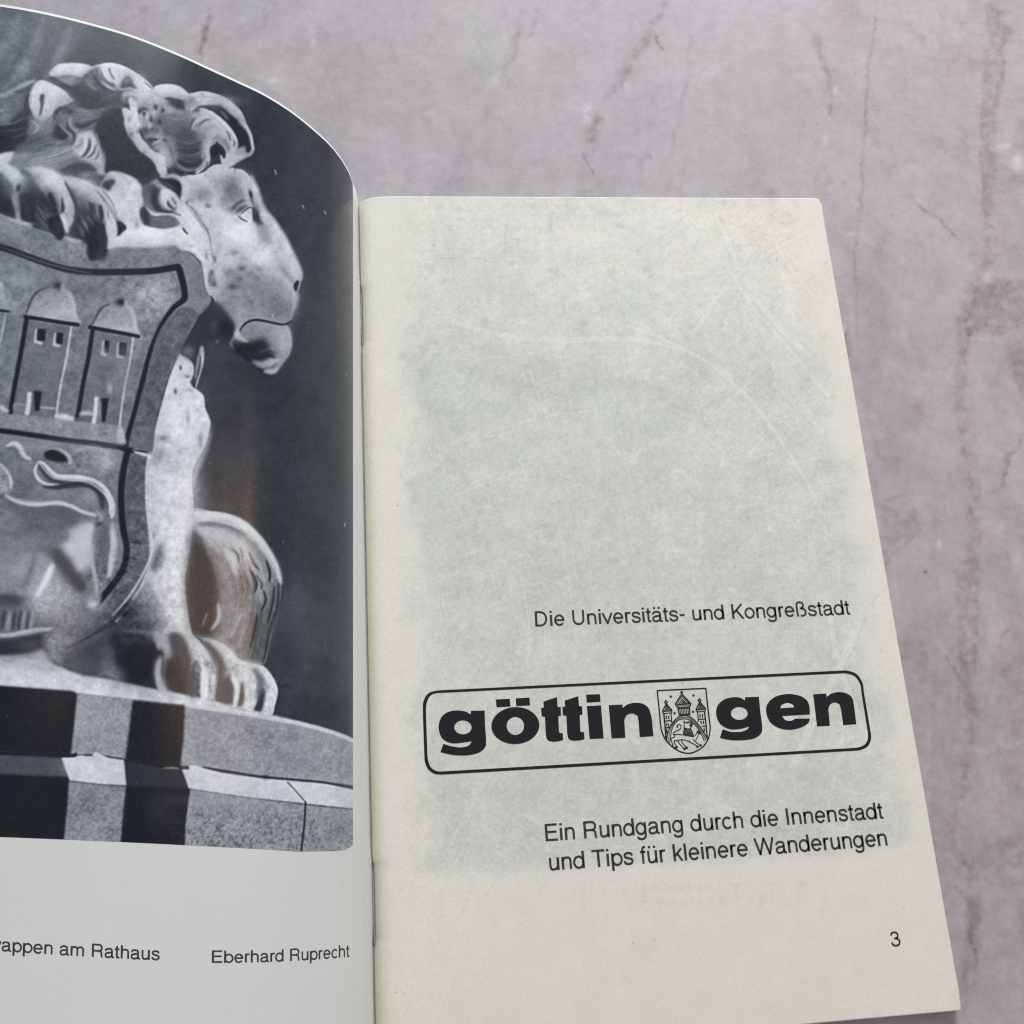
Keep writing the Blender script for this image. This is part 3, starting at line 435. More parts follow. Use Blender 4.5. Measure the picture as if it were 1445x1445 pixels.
    p([(820, 60), (880, 160), (920, 270), (950, 380), (1000, 470), (1090, 580), (1190, 720), (1270, 870), (1350, 1030), (1400, 1130), (1415, 1200), (1380, 1270), (1300, 1230), (1240, 1080), (1200, 930), (1120, 790), (1000, 640), (930, 470), (880, 320), (830, 200)], 208, 2.4)
    p([(1120, 800), (1200, 930), (1245, 1080), (1310, 1230), (1280, 1230), (1190, 1140), (1160, 1060), (1190, 1000), (1130, 900)], 158, 4, .9)
    for x, y, rx, ry, t, a, g in ((610, 220, 80, 130, 105, .85, 0), (600, 130, 60, 60, 120, .6, 0), (520, 340, 70, 70, 130, .7, 0), (300, 280, 90, 70, 118, .75, 0), (350, 400, 40, 26, 110, .7, 0), (130, 340, 60, 30, 130, .6, 0), (720, 260, 50, 40, 140, .6, 0), (410, 180, 60, 50, 165, .6, 0), (580, 440, 60, 40, 140, .6, 0)): b(x, y, rx, ry, t, a, g)
    p([(620, 440), (680, 380), (740, 340), (780, 360), (760, 410), (690, 470), (640, 470)], 72, 2.4); b(750, 370, 40, 26, 84, .7)
    p([(800, 220), (830, 220), (860, 290), (870, 380), (900, 470), (950, 560), (980, 620), (930, 650), (880, 580), (850, 540), (860, 460), (830, 340)], 72, 2); b(830, 270, 18, 40, 46, .8); b(890, 530, 34, 40, 52, .7)
    s([(900, 640), (980, 720), (1060, 820)], 80, 128, 4, .7); b(960, 660, 70, 60, 110, .6)
    s([(640, 480), (720, 410), (790, 380), (850, 420)], 26, 200, 1.6, .9)
    p([(730, 510), (780, 450), (830, 425), (850, 500), (840, 580), (790, 560)], 212, 1); s([(720, 500), (770, 460), (830, 420), (862, 450), (855, 520)], 13, 62, .7, .95); s([(690, 515), (740, 560), (800, 585)], 15, 62, .8, .9); s([(845, 540), (880, 600)], 14, 70, 1, .8)
    s([(110, 390), (190, 460), (260, 570), (340, 690), (370, 790), (385, 900), (400, 1000)], 22, 84, 1.2, .95); s([(140, 410), (230, 480), (300, 580)], 20, 110, 2, .6); b(425, 1010, 26, 50, 80, .85); b(100, 370, 16, 26, 100, .8)
    p([(0, 400), (100, 400), (200, 480), (300, 640), (370, 800), (390, 1000), (330, 1100), (260, 960), (150, 880), (0, 860)], 198, 1.6, .8); mo([(0, 420), (200, 480), (360, 800), (380, 1000), (150, 860), (0, 840)], 14, 7, 3, 99)
    for q, w, t in (([(0, 490), (40, 515)], 24, 75), ([(60, 655), (120, 725)], 18, 62), ([(290, 860), (320, 950), (330, 1010)], 26, 100), ([(130, 840), (190, 880)], 20, 150), ([(0, 570), (50, 620)], 30, 150)): s(q, w, t, 1)
    s([(0, 860), (120, 900), (230, 980), (290, 1080), (330, 1200), (350, 1330), (370, 1430)], 16, 212, 1, .9)
    # cheek mottling
    for x, y, rx, ry, t, a in ((650, 930, 50, 30, 130, .6), (770, 1000, 50, 36, 140, .6), (730, 1110, 60, 40, 100, .8), (830, 1160, 50, 40, 120, .7), (920, 1120, 40, 30, 130, .7), (600, 1150, 70, 50, 120, .7), (690, 1220, 60, 60, 110, .7), (900, 1220, 50, 40, 115, .6), (620, 1310, 50, 30, 76, .8), (560, 1180, 40, 40, 130, .6), (800, 1350, 150, 120, 122, .7), (1000, 1400, 200, 130, 140, .7), (1160, 1280, 14, 14, 110, .8), (520, 1380, 60, 60, 130, .5), (650, 1430, 60, 30, 95, .7)): b(x, y, rx, ry, t, a)
    mo([(520, 880), (900, 900), (1000, 1200), (1000, 1500), (500, 1500), (450, 1200)], 16, 7, 10, 101); mo([(150, 100), (700, 60), (780, 330), (400, 440), (150, 380)], 12, 7, 10, 103); mo(face, 7, 10, 4, 105)
    p([(360, 1170), (400, 1120), (430, 1200), (460, 1300), (420, 1330), (360, 1290)], 88, 2.2); s([(390, 1180), (400, 1240), (380, 1300)], 34, 150, 1.6, .8); s([(460, 1080), (450, 1200), (480, 1310)], 40, 196, 2.4, .7); b(430, 1390, 40, 40, 205, .8); b(400, 1340, 60, 20, 175, .6)
    # nostril
    p([(1190, 1160), (1260, 1180), (1330, 1270), (1370, 1260), (1365, 1310), (1345, 1390), (1310, 1330), (1250, 1240)], 118, 2.4, .9); p([(1330, 1290), (1360, 1255), (1378, 1265), (1360, 1340), (1345, 1385), (1320, 1330)], 44, 1)
    s([(1150, 1180), (1230, 1260), (1300, 1350), (1335, 1430)], 40, 196, 2.4, .7); s([(1395, 1290), (1365, 1350), (1345, 1400)], 12, 175, .8)
    # muzzle underside, mouth, chin (tile 250,400)
    T(250, 400, 180)
    p([(440, 200), (520, 200), (800, 60), (1100, 20), (1300, 130), (1330, 260), (1290, 390), (1220, 440), (1000, 420), (850, 400), (740, 470), (690, 540), (600, 420), (520, 300)], 142, 8, .8)
    b(1180, 250, 130, 100, 104, .5); b(900, 260, 200, 90, 138, .5); b(700, 370, 80, 50, 168, .5); s([(1310, 60), (1335, 160), (1325, 260)], 46, 206, 3, .8); b(1200, 60, 90, 60, 182, .6)
    mo([(500, 200), (900, 60), (1280, 200), (1250, 400), (850, 380), (650, 450)], 18, 5, 6, 107); b(830, 195, 22, 24, 78, .8); b(660, 150, 40, 20, 90, .7); b(745, 180, 22, 22, 190, .8); b(640, 30, 40, 20, 80, .7)
    p([(430, 200), (520, 270), (600, 380), (660, 480), (650, 560), (700, 640), (560, 690), (440, 650), (380, 660), (300, 690), (240, 740), (180, 900), (140, 860), (60, 800), (40, 740), (120, 600), (250, 380), (350, 270)], 62, 2.4)
    b(560, 500, 90, 110, 44, .8); b(410, 480, 40, 70, 92, .6); b(180, 680, 80, 90, 66, .6); p([(20, 780), (130, 700), (190, 760), (150, 850), (60, 810)], 110, 3, .8)
    p([(640, 590), (700, 540), (760, 470), (900, 430), (1100, 460), (1235, 475), (1270, 540), (1293, 660), (1270, 790), (1220, 870), (1150, 970), (1100, 1025), (1030, 1025), (950, 980), (830, 890), (700, 780), (600, 700)], 150, 1)
    b(1180, 560, 90, 90, 178, .7); b(900, 520, 130, 50, 146, .6); s([(1240, 500), (1275, 620), (1260, 760), (1190, 880), (1110, 1000)], 44, 192, 2.4, .7)
    p([(620, 640), (700, 660), (820, 665), (900, 640), (1000, 620), (1010, 680), (1060, 760), (1050, 830), (980, 880), (850, 890), (720, 790), (640, 710)], 50, 3.2); p([(640, 690), (760, 770), (860, 880), (960, 960), (1050, 1010), (1020, 1030), (930, 990), (800, 880), (680, 780)], 44, 1.4)
    b(1040, 780, 60, 30, 62, .8); b(1080, 800, 60, 50, 100, .5); s([(930, 780), (1030, 740), (1080, 720)], 22, 150, 2, .7); s([(940, 830), (1040, 810), (1100, 840)], 24, 56, 1.6, .8); s([(860, 890), (960, 930), (1060, 890), (1150, 870)], 40, 185, 2, .85); s([(980, 960), (1060, 950), (1130, 920)], 20, 84, 1.4, .8); s([(990, 995), (1080, 1000), (1140, 960)], 36, 214, 1.4, .9)
    p([(650, 570), (690, 540), (710, 590), (760, 620), (810, 640), (790, 662), (720, 655), (670, 625)], 216, 1.4)
    s([(705, 550), (730, 500), (790, 440), (870, 415), (960, 420), (1060, 440), (1160, 460), (1230, 460), (1290, 425)], 20, 46, 1, .9); s([(760, 470), (820, 430), (900, 410), (1000, 425)], 14, 40, .8); s([(690, 705), (720, 690)], 20, 120, 1, .7)
    # ---- paws hooked over the top of the shield
    T(0, 200, 150)
    p([(-1500, 500), (0, 180), (100, 145), (190, 150), (160, 230), (120, 300), (260, 380), (420, 380), (500, 340), (620, 350), (760, 410), (830, 460), (940, 460), (1050, 490), (1250, 570), (1400, 660), (1445, 760), (1480, 900), (1500, 1100), (1445, 1330), (1400, 1440), (1200, 1400), (880, 1290), (600, 1190), (300, 1100), (-1500, 700)], 100, 1.4)
    p([(-1500, 600), (0, 420), (180, 700), (230, 1060), (0, 990), (-1500, 800)], 58, 5)
    p([(-400, 300), (0, 170), (100, 145), (190, 150), (150, 240), (110, 300), (220, 360), (330, 470), (410, 570), (425, 630), (380, 690), (300, 720), (265, 720), (275, 850), (290, 1070), (230, 1070), (215, 950), (160, 760), (150, 600), (80, 480), (0, 420), (-400, 480)], 214, 1.8)
    p([(225, 600), (260, 565), (285, 590), (280, 660), (240, 690), (215, 660)], 64, 1.8); b(140, 640, 50, 70, 110, .7); b(90, 580, 60, 90, 80, .6); s([(50, 640), (100, 740), (140, 800)], 26, 95, 2, .6)
    p([(270, 390), (360, 380), (460, 480), (520, 600), (600, 730), (680, 800), (640, 1040), (600, 1170), (290, 1070), (270, 850), (280, 720), (400, 680), (425, 620), (380, 500)], 58, 4); b(400, 900, 120, 160, 46, .6); b(330, 430, 60, 40, 92, .6); b(520, 700, 60, 80, 80, .5)
    p([(320, 370), (420, 350), (520, 338), (620, 350), (740, 400), (830, 470), (880, 560), (950, 680), (1010, 800), (1040, 920), (1030, 1020), (990, 1110), (940, 1190), (900, 1200), (930, 1080), (900, 980), (860, 960), (800, 960), (800, 840), (720, 740), (640, 680), (540, 590), (540, 500), (420, 420)], 208, 2)
    b(700, 500, 140, 90, 216, .6); b(520, 470, 80, 60, 165, .5)
    p([(650, 740), (700, 720), (740, 800), (800, 840), (800, 960), (740, 1000), (680, 960), (640, 850)], 50, 2.4); s([(850, 840), (865, 900), (855, 960)], 44, 56, 1.4, .9); s([(815, 800), (810, 880), (812, 960)], 16, 200, 1.2, .8); s([(520, 600), (600, 690), (640, 720)], 18, 165, 1.6, .7); s([(560, 580), (640, 660), (700, 720)], 14, 100, 1.4, .7)
    for q in ([(560, 920), (620, 980), (670, 1030)], [(470, 960), (540, 1060), (620, 1150)], [(600, 870), (650, 940)]): s(q, 22, 120, 2, .8)
    p([(640, 1060), (720, 1010), (810, 985), (850, 1060), (870, 1180), (870, 1300), (800, 1340), (730, 1270), (660, 1180)], 46, 1.6)
    b(560, 1280, 160, 90, 96, .5)
    p([(820, 980), (880, 975), (930, 1060), (950, 1160), (930, 1240), (900, 1230), (860, 1130)], 212, 1.2); s([(930, 900), (960, 980), (950, 1080)], 26, 150, 2, .6)
    # second toe
    p([(890, 540), (960, 600), (1050, 720), (1150, 860), (1250, 1000), (1300, 1100), (1240, 1300), (1150, 1370), (950, 1260), (960, 1190), (1030, 1060), (1045, 930), (1010, 800), (950, 680)], 62, 3.4)
    p([(850, 460), (950, 458), (1060, 490), (1240, 570), (1380, 640), (1445, 720), (1445, 1100), (1380, 980), (1340, 860), (1240, 830), (1120, 780), (1000, 640), (900, 550)], 206, 2.4)
    b(1110, 800, 90, 80, 140, .6); b(1160, 900, 70, 90, 84, .6)
    for q, w, t in (([(1260, 840), (1280, 930), (1240, 1010)], 46, 60), ([(1370, 870), (1390, 950), (1385, 1050)], 50, 54), ([(1310, 870), (1330, 960), (1350, 1040)], 20, 185), ([(1230, 880), (1280, 980), (1310, 1040)], 20, 185), ([(1130, 1080), (1180, 1150), (1220, 1250)], 44, 150), ([(1080, 1140), (1120, 1220), (1140, 1290)], 40, 120), ([(1180, 1000), (1240, 1080)], 22, 165), ([(1340, 1060), (1400, 1100)], 24, 170), ([(1050, 1050), (1100, 1150)], 30, 58)): s(q, w, t, 1.6, .85)
    p([(1230, 1120), (1320, 1100), (1420, 1130), (1480, 1250), (1460, 1450), (1430, 1560), (1340, 1560), (1250, 1420), (1150, 1300)], 44, 2.4)
    s([(880, 1290), (980, 1340), (1110, 1360)], 40, 205, 1.6, .95)
    s([(-400, 880), (0, 1000), (150, 1060), (280, 1090), (420, 1150)], 34, 205, 1.6, .95, False); b(330, 1110, 100, 20, 205, .7)
    # right-hand toes and the ledge (tile 140,220)
    T(140, 220, 150)
    p([(120, 980), (250, 1080), (360, 980), (600, 940), (700, 960), (880, 980), (1050, 950), (1150, 1010), (1250, 1100), (1330, 1200), (1400, 1340), (1445, 1445), (1360, 1400), (1250, 1300), (1050, 1225), (900, 1235), (600, 1245), (300, 1245), (110, 1260), (90, 1150)], 222, 1.6)
    p([(130, 220), (260, 220), (420, 270), (520, 340), (590, 440), (600, 560), (615, 650), (570, 740), (560, 850), (600, 950), (480, 1010), (370, 990), (320, 900), (230, 700), (140, 560), (20, 420), (60, 330)], 200, 1.8); mo([(150, 260), (560, 400), (600, 650), (540, 950), (380, 960), (250, 700), (120, 500)], 16, 8, 4, 111)
    b(320, 530, 40, 70, 145, .8); b(420, 870, 50, 50, 165, .7); b(505, 930, 30, 60, 140, .8); p([(20, 400), (90, 330), (220, 330), (170, 440), (130, 480)], 50, 2); s([(180, 250), (300, 260), (420, 310)], 40, 140, 3, .6)
    p([(0, 440), (120, 510), (240, 590), (320, 700), (350, 830), (360, 980), (330, 1000), (270, 900), (180, 760), (60, 600), (0, 540)], 208, 1.6); p([(0, 520), (80, 590), (180, 720), (260, 860), (350, 950), (360, 1000), (250, 1085), (240, 950), (180, 800), (80, 640)], 118, 1.8)
    p([(235, 900), (290, 890), (350, 940), (365, 990), (300, 1040), (250, 1090), (238, 1000)], 46, 1.2)
    p([(0, 600), (60, 680), (150, 760), (215, 870), (242, 980), (235, 1090), (160, 1190), (110, 1260), (100, 1100), (80, 900), (40, 720)], 214, 1.4); s([(120, 770), (120, 870)], 22, 110, 1); s([(155, 840), (160, 910)], 24, 105, 1); s([(0, 680), (40, 760), (40, 860)], 40, 84, 2)
    p([(-60, 900), (20, 960), (70, 1060), (95, 1200), (80, 1330), (20, 1400), (-150, 1400), (-150, 1000)], 44, 2.4); b(0, 1350, 90, 70, 78, .6)
    # curls under the cheek
    p([(590, 440), (700, 360), (800, 300), (1000, 280), (1100, 330), (1130, 420), (1110, 600), (1050, 640), (1000, 700), (900, 700), (860, 740), (700, 780), (620, 680), (600, 560)], 126, 2)
    p([(600, 420), (700, 370), (790, 420), (720, 520), (710, 640), (640, 660), (590, 500)], 88, 3); p([(780, 460), (830, 420), (850, 470), (820, 560), (850, 700), (880, 760), (800, 760), (730, 700), (710, 580)], 46, 2.6)
    p([(880, 440), (960, 450), (1020, 490), (1100, 600), (1080, 650), (1040, 700), (960, 740), (880, 690), (840, 590), (840, 500)], 214, 1.8); s([(935, 610), (950, 670), (1010, 720)], 44, 54, 1, .95); s([(985, 560), (1010, 610), (1050, 660)], 36, 105, 1.2, .9)
    p([(790, 265), (840, 290), (960, 300), (1060, 330), (1130, 390), (1120, 480), (1110, 590), (1070, 540), (1020, 490), (900, 420), (820, 350)], 48, 1.6); s([(850, 350), (960, 400), (1040, 460)], 24, 82, 1.6, .7); s([(720, 350), (800, 400), (880, 430)], 30, 175, 1.6, .8)
    p([(820, 240), (880, 280), (960, 250), (1080, 270), (1180, 330), (1240, 420), (1220, 520), (1150, 620), (1110, 590), (1140, 460), (1100, 350), (1000, 290), (880, 300)], 210, 1.6); b(860, 270, 40, 20, 205, .8)
    s([(620, 690), (680, 750), (760, 800), (850, 790), (980, 800), (1110, 830)], 50, 210, 1.4, .95); s([(880, 765), (980, 765), (1110, 805)], 22, 66, 1, .95)
    p([(565, 740), (620, 690), (680, 770), (780, 830), (950, 820), (1060, 860), (1100, 920), (1040, 960), (880, 985), (740, 960), (620, 920), (580, 840)], 106, 1.6); p([(565, 740), (620, 690), (650, 800), (690, 900), (650, 930), (600, 880)], 54, 1.8)
    p([(1100, 640), (1180, 680), (1300, 820), (1400, 950), (1445, 1050), (1445, 1445), (1400, 1340), (1250, 1110), (1130, 960), (1060, 850), (960, 790), (1080, 720)], 206, 2); s([(1135, 980), (1170, 1030), (1205, 1065)], 24, 60, .9); b(1250, 1220, 50, 22, 160, .7)
    # ---- second pass: carved strands, soft turning of the forms
    def hair(guide, spread, n, w, tones, a=.6, seed=0, soft=.7):
        r = np.random.default_rng(seed); g = np.array(guide, float)
        d = np.gradient(g, axis=0); d /= np.linalg.norm(d, axis=1)[:, None] + 1e-9; nn = np.stack([-d[:, 1], d[:, 0]], 1)
        for i in range(n):
            o = (i + .5) / n - .5 + r.normal(0, .25 / n); k = r.uniform(.55, 1.0); i0 = 0 if r.random() < .5 else 0
            q = g + nn * (o * spread) * np.linspace(.75, 1.05, len(g))[:, None]; m = max(3, int(len(g) * k)); j = r.integers(0, len(g) - m + 1); q = q[j:j + m]
            s([tuple(x) for x in q], w * r.uniform(.6, 1.3), tones[i % len(tones)] + r.normal(0, 8), soft, a * r.uniform(.6, 1))
    T(0, 80, 150)
    hair([(60, 900), (180, 800), (300, 680), (340, 560), (300, 500)], 200, 8, 16, (92, 140), .5, 1); hair([(-600, 700), (-200, 640), (0, 590), (160, 540), (260, 470)], 120, 6, 18, (150, 92), .5, 2)
    hair([(560, 340), (470, 430), (440, 560), (460, 700), (520, 820)], 90, 5, 14, (236, 185), .55, 3); hair([(720, 400), (700, 500), (680, 640), (640, 780), (590, 870)], 180, 7, 16, (196, 228), .5, 4); b(620, 760, 60, 70, 170, .5); b(880, 560, 70, 60, 190, .5); s([(620, 500), (690, 560), (700, 680), (650, 800)], 16, 176, 1.6, .6)
    hair([(380, 1080), (430, 960), (520, 890), (640, 850)], 130, 7, 16, (150, 90, 180), .55, 5); hair([(700, 1010), (780, 850), (860, 770), (960, 770)], 110, 5, 14, (130, 70), .6, 6); hair([(960, 800), (960, 900), (1000, 1000), (1040, 1090)], 110, 6, 13, (150, 70, 120), .6, 7)
    hair([(300, 1430), (560, 1380), (820, 1300), (1020, 1210)], 260, 16, 13, (165, 105, 145), .55, 8); hair([(240, 1220), (450, 1160), (640, 1100), (760, 1060)], 130, 8, 14, (112, 70), .55, 9); hair([(0, 1180), (160, 1130), (300, 1080)], 220, 7, 12, (78, 45), .6, 10)
    hair([(1000, 740), (1150, 760), (1300, 740), (1440, 700)], 130, 8, 13, (150, 105), .5, 11); hair([(1020, 880), (1180, 870), (1330, 810), (1450, 750)], 90, 6, 12, (140, 85), .5, 12); hair([(1060, 1060), (1090, 1160), (1060, 1280)], 60, 4, 10, (215, 150), .6, 13); hair([(1260, 1050), (1300, 1180), (1270, 1310), (1200, 1400)], 150, 6, 11, (222, 110), .6, 14)
    p([(760, 1560), (1000, 1490), (1110, 1480), (1280, 1530), (1330, 1590), (1300, 1640), (1000, 1640)], 70, 3, .75); s([(1110, 1490), (1220, 1510), (1310, 1560)], 26, 60, 2, .7); b(1160, 1600, 90, 40, 118, .6)
    hair([(690, 240), (780, 180), (920, 150), (1100, 150), (1200, 160)], 60, 4, 14, (232, 205), .5, 15); b(880, 330, 120, 40, 150, .5)
    T(120, 80, 150)
    hair([(250, 130), (270, 240), (340, 340), (450, 430)], 110, 5, 15, (228, 150), .5, 16); hair([(420, 120), (560, 190), (700, 290), (800, 400)], 110, 6, 14, (230, 196), .5, 17); b(600, 420, 90, 30, 150, .5); b(480, 230, 60, 50, 196, .6); b(720, 380, 40, 60, 196, .6)
    hair([(80, 200), (100, 320), (180, 440), (320, 500)], 150, 7, 15, (120, 52), .6, 18); b(1250, 520, 120, 40, 190, .6); b(1040, 470, 60, 40, 200, .5); hair([(0, 600), (200, 590), (400, 520), (500, 480)], 150, 6, 16, (110, 56), .5, 19); hair([(0, 790), (200, 770), (400, 690)], 120, 6, 13, (125, 80), .5, 20)
    for x, y, t in ((640, 780, 170), (690, 900, 178), (600, 980, 175), (700, 1120, 180), (860, 1240, 182), (980, 1370, 185)): b(x, y, 26, 26, t, .5)
    T(230, 120, 150)
    hair([(60, 560), (200, 640), (340, 690), (480, 690)], 280, 12, 14, (120, 66), .5, 21); hair([(170, 820), (280, 880), (420, 880), (530, 800)], 300, 12, 14, (105, 50), .55, 22); hair([(190, 1060), (300, 1130), (420, 1130), (540, 1030)], 120, 6, 14, (112, 42), .6, 23)
    hair([(380, 600), (430, 480), (540, 400), (660, 420), (780, 520), (880, 640)], 150, 7, 14, (214, 160), .5, 24); hair([(600, 800), (660, 720), (770, 690), (860, 780)], 110, 5, 13, (205, 130), .5, 25); hair([(600, 760), (585, 880), (610, 1000), (560, 1110)], 60, 4, 12, (225, 175), .6, 26)
    hair([(460, 180), (640, 180), (820, 240), (960, 340), (1060, 460)], 100, 6, 16, (212, 168), .5, 27); s([(700, 250), (850, 310), (980, 420), (1080, 540)], 26, 150, 2, .55); hair([(640, 310), (760, 360), (880, 470), (1000, 600)], 60, 4, 12, (70, 40), .5, 28); hair([(860, 1060), (980, 980), (1090, 920)], 90, 4, 12, (222, 170), .6, 29); b(330, 470, 90, 50, 118, .5)
    T(0, 200, 150)
    hair([(360, 400), (470, 480), (600, 600), (720, 760)], 150, 8, 15, (176, 216), .45, 31, 1.2); hair([(520, 560), (620, 660), (720, 760), (780, 880)], 120, 7, 11, (70, 185), .6, 32); hair([(760, 420), (860, 560), (940, 740), (960, 920)], 90, 5, 16, (224, 200), .5, 33); hair([(450, 760), (540, 900), (620, 1040)], 150, 7, 11, (90, 46), .55, 34)
    hair([(980, 520), (1140, 640), (1280, 790), (1360, 930)], 130, 7, 15, (186, 222), .45, 35, 1.2); hair([(1080, 760), (1180, 880), (1260, 1020), (1300, 1120)], 190, 9, 11, (165, 62), .6, 36); hair([(1020, 960), (1110, 1100), (1190, 1240)], 150, 7, 11, (95, 46), .55, 37); b(1050, 700, 60, 60, 158, .6); b(520, 520, 60, 50, 175, .6); b(60, 300, 60, 50, 205, .4); hair([(0, 440), (90, 560), (170, 760), (220, 960)], 140, 6, 12, (84, 50), .5, 38)
    T(140, 220, 150)
    hair([(180, 260), (300, 400), (420, 560), (480, 760), (470, 940)], 300, 10, 16, (178, 214), .4, 41, 1.4); hair([(620, 460), (660, 580), (700, 680), (780, 760)], 100, 5, 14, (150, 96), .55, 42); hair([(640, 830), (760, 890), (900, 880), (1020, 880)], 110, 7, 12, (135, 90), .55, 43); hair([(900, 460), (900, 580), (960, 680), (1060, 720)], 90, 5, 12, (228, 160), .5, 44)
    hair([(1000, 740), (1140, 800), (1260, 920), (1370, 1100), (1420, 1280)], 170, 7, 14, (190, 218), .45, 45, 1.2); s([(880, 760), (1000, 770), (1120, 820)], 14, 60, 1, .8)
    # fur of the haunch, softer turning
    T(250, 600, 320)
    hair(px([(300, 750), (322, 775), (340, 815), (342, 860), (330, 905)]), 30 * k, 9, 2.2 * k, (160, 84, 120), .5, 51); hair(px([(330, 755), (354, 785), (366, 825), (364, 870), (352, 925)]), 34 * k, 12, 2.0 * k, (70, 160, 100), .6, 52); hair(px([(352, 762), (376, 795), (386, 835), (380, 880)]), 20 * k, 6, 2.0 * k, (150, 90), .5, 53)
    b(*px([(285, 830)])[0], 16 * k, 50 * k, 50, .55); b(*px([(345, 905)])[0], 14 * k, 26 * k, 86, .5); b(*px([(376, 880)])[0], 9 * k, 30 * k, 92, .5)
    # turning edge of the leg and chest
    s(px([(276, 660), (271, 700), (270, 750), (265, 800), (261, 830), (265, 870)]), 7 * k, 178, 2.4, .45); s(px([(214, 690), (214, 750), (216, 790), (208, 830)]), 9 * k, 182, 3, .5); b(*px([(226, 850)])[0], 16 * k, 26 * k, 180, .5); b(*px([(205, 868)])[0], 16 * k, 12 * k, 110, .7); b(*px([(195, 860)])[0], 8 * k, 8 * k, 60, .7)
    # shield face relief
    T(0, 250)
    for q in ([(540, 1010), (520, 1200), (470, 1400), (430, 1600)], [(60, 930), (40, 1150), (10, 1400)]): s(q, 60, 104, 6, .45)
    s([(20, 640), (300, 700), (600, 720), (1000, 720)], 90, 112, 8, .35); s([(0, 470), (330, 590), (620, 655)], 14, 150, 1.2, .4)
    # ---- third pass: larger tonal masses
    T(230, 120, 150)                                                # forelock and ear: mid greys that tie the locks together
    b(540, 660, 80, 120, 136, .65); b(575, 820, 50, 120, 165, .6); b(430, 420, 150, 60, 168, .7); b(330, 500, 120, 70, 120, .6); b(480, 580, 90, 70, 150, .5); b(250, 420, 90, 50, 132, .6); b(380, 1000, 140, 70, 60, .45); b(540, 960, 30, 120, 176, .5); b(720, 560, 80, 70, 176, .5); b(800, 700, 60, 60, 196, .5); b(760, 250, 200, 50, 190, .4); b(640, 300, 110, 30, 80, .6); b(980, 480, 60, 40, 30, .5)
    for q, w, t in (([(420, 620), (470, 520), (560, 460), (660, 470), (760, 540)], 18, 200), ([(400, 640), (440, 560), (500, 500)], 14, 90), ([(560, 620), (640, 560), (740, 580), (830, 660)], 16, 150), ([(600, 660), (680, 620), (780, 640), (860, 720)], 14, 205), ([(240, 700), (380, 740), (500, 730)], 16, 130), ([(200, 900), (320, 950), (440, 950), (530, 880)], 14, 120), ([(300, 560), (420, 600), (520, 660)], 12, 150)): s(q, w, t, 1.2, .65)
    T(120, 80, 150); b(1000, 740, 130, 120, 118, .5); b(900, 1010, 110, 70, 92, .5); b(830, 640, 60, 60, 150, .4); b(1180, 900, 110, 130, 104, .6); b(1150, 1150, 80, 120, 128, .5); b(1000, 1230, 90, 60, 116, .45)
    for x, y, t in ((960, 690, 52), (1050, 730, 56), (1010, 880, 46), (800, 770, 54), (760, 1010, 46), (890, 1140, 50), (900, 860, 60)): b(x, y, 26, 34, t, .8)
    for x, y in ((840, 810), (880, 930), (930, 760), (1080, 660)): b(x, y, 22, 30, 205, .7)
    T(250, 240, 180)                                                # face
    b(900, 1330, 330, 210, 128, .75); b(1120, 1480, 200, 170, 116, .6); b(640, 1330, 160, 170, 120, .65); b(620, 230, 110, 170, 112, .7); b(520, 120, 150, 80, 150, .5); b(260, 280, 150, 100, 128, .6); b(980, 700, 70, 170, 130, .55, .5); b(1120, 930, 50, 160, 146, .5, .45)
    b(720, 720, 190, 130, 232, .8); b(980, 1000, 150, 110, 222, .7); b(560, 560, 130, 90, 210, .5); b(420, 800, 60, 160, 176, .5); b(500, 1000, 80, 90, 200, .5); b(760, 420, 80, 40, 78, .6, -.6); b(900, 480, 40, 90, 66, .6)
    s([(840, 60), (900, 180), (935, 290), (965, 390), (1020, 480), (1110, 590), (1205, 730), (1285, 880), (1365, 1040), (1410, 1150)], 34, 222, 2, .7); s([(1160, 1160), (1240, 1240), (1300, 1320), (1340, 1440)], 60, 205, 4, .7); b(1230, 1420, 70, 90, 185, .6)
    p([(735, 510), (780, 460), (832, 430), (846, 500), (838, 570), (790, 555)], 202, 1.4); s([(720, 500), (770, 460), (830, 420), (862, 450), (858, 520)], 12, 70, 1, .8); s([(690, 515), (740, 560), (800, 585)], 13, 75, 1, .7); s([(640, 470), (720, 395), (790, 365), (855, 410)], 20, 205, 1.6, .9); s([(620, 440), (690, 375), (760, 345)], 30, 70, 2.4, .7)
    for x, y, rx, ry, t in ((730, 1110, 60, 40, 96), (830, 1165, 54, 40, 104), (920, 1120, 40, 30, 118), (600, 1150, 70, 50, 112), (690, 1230, 60, 50, 98), (640, 1320, 60, 34, 72), (900, 1220, 50, 40, 104), (660, 930, 50, 30, 128), (780, 1010, 50, 30, 138)): b(x, y, rx, ry, t, .42)
    for x, y in ((760, 1060), (800, 1240), (560, 1080), (540, 1240), (860, 1080), (700, 1380), (560, 1390)): b(x, y, 40, 24, 178, .5)
    s([(900, 640), (980, 740), (1070, 860), (1140, 980), (1180, 1090), (1240, 1190)], 50, 150, 5, .7); s([(1000, 660), (1100, 800), (1190, 960), (1250, 1110), (1330, 1220)], 40, 216, 4, .6); s([(1160, 1080), (1230, 1180), (1310, 1260)], 30, 104, 3, .8); s([(940, 640), (1010, 720), (1070, 800)], 40, 116, 4, .6); s([(880, 540), (940, 600), (980, 640)], 26, 72, 2.4, .7); s([(1195, 1200), (1270, 1300), (1325, 1400), (1340, 1480)], 36, 208, 3, .75)
    p([(1328, 1290), (1362, 1252), (1380, 1262), (1362, 1340), (1345, 1385), (1318, 1335)], 36, 1)
    T(250, 400, 180)
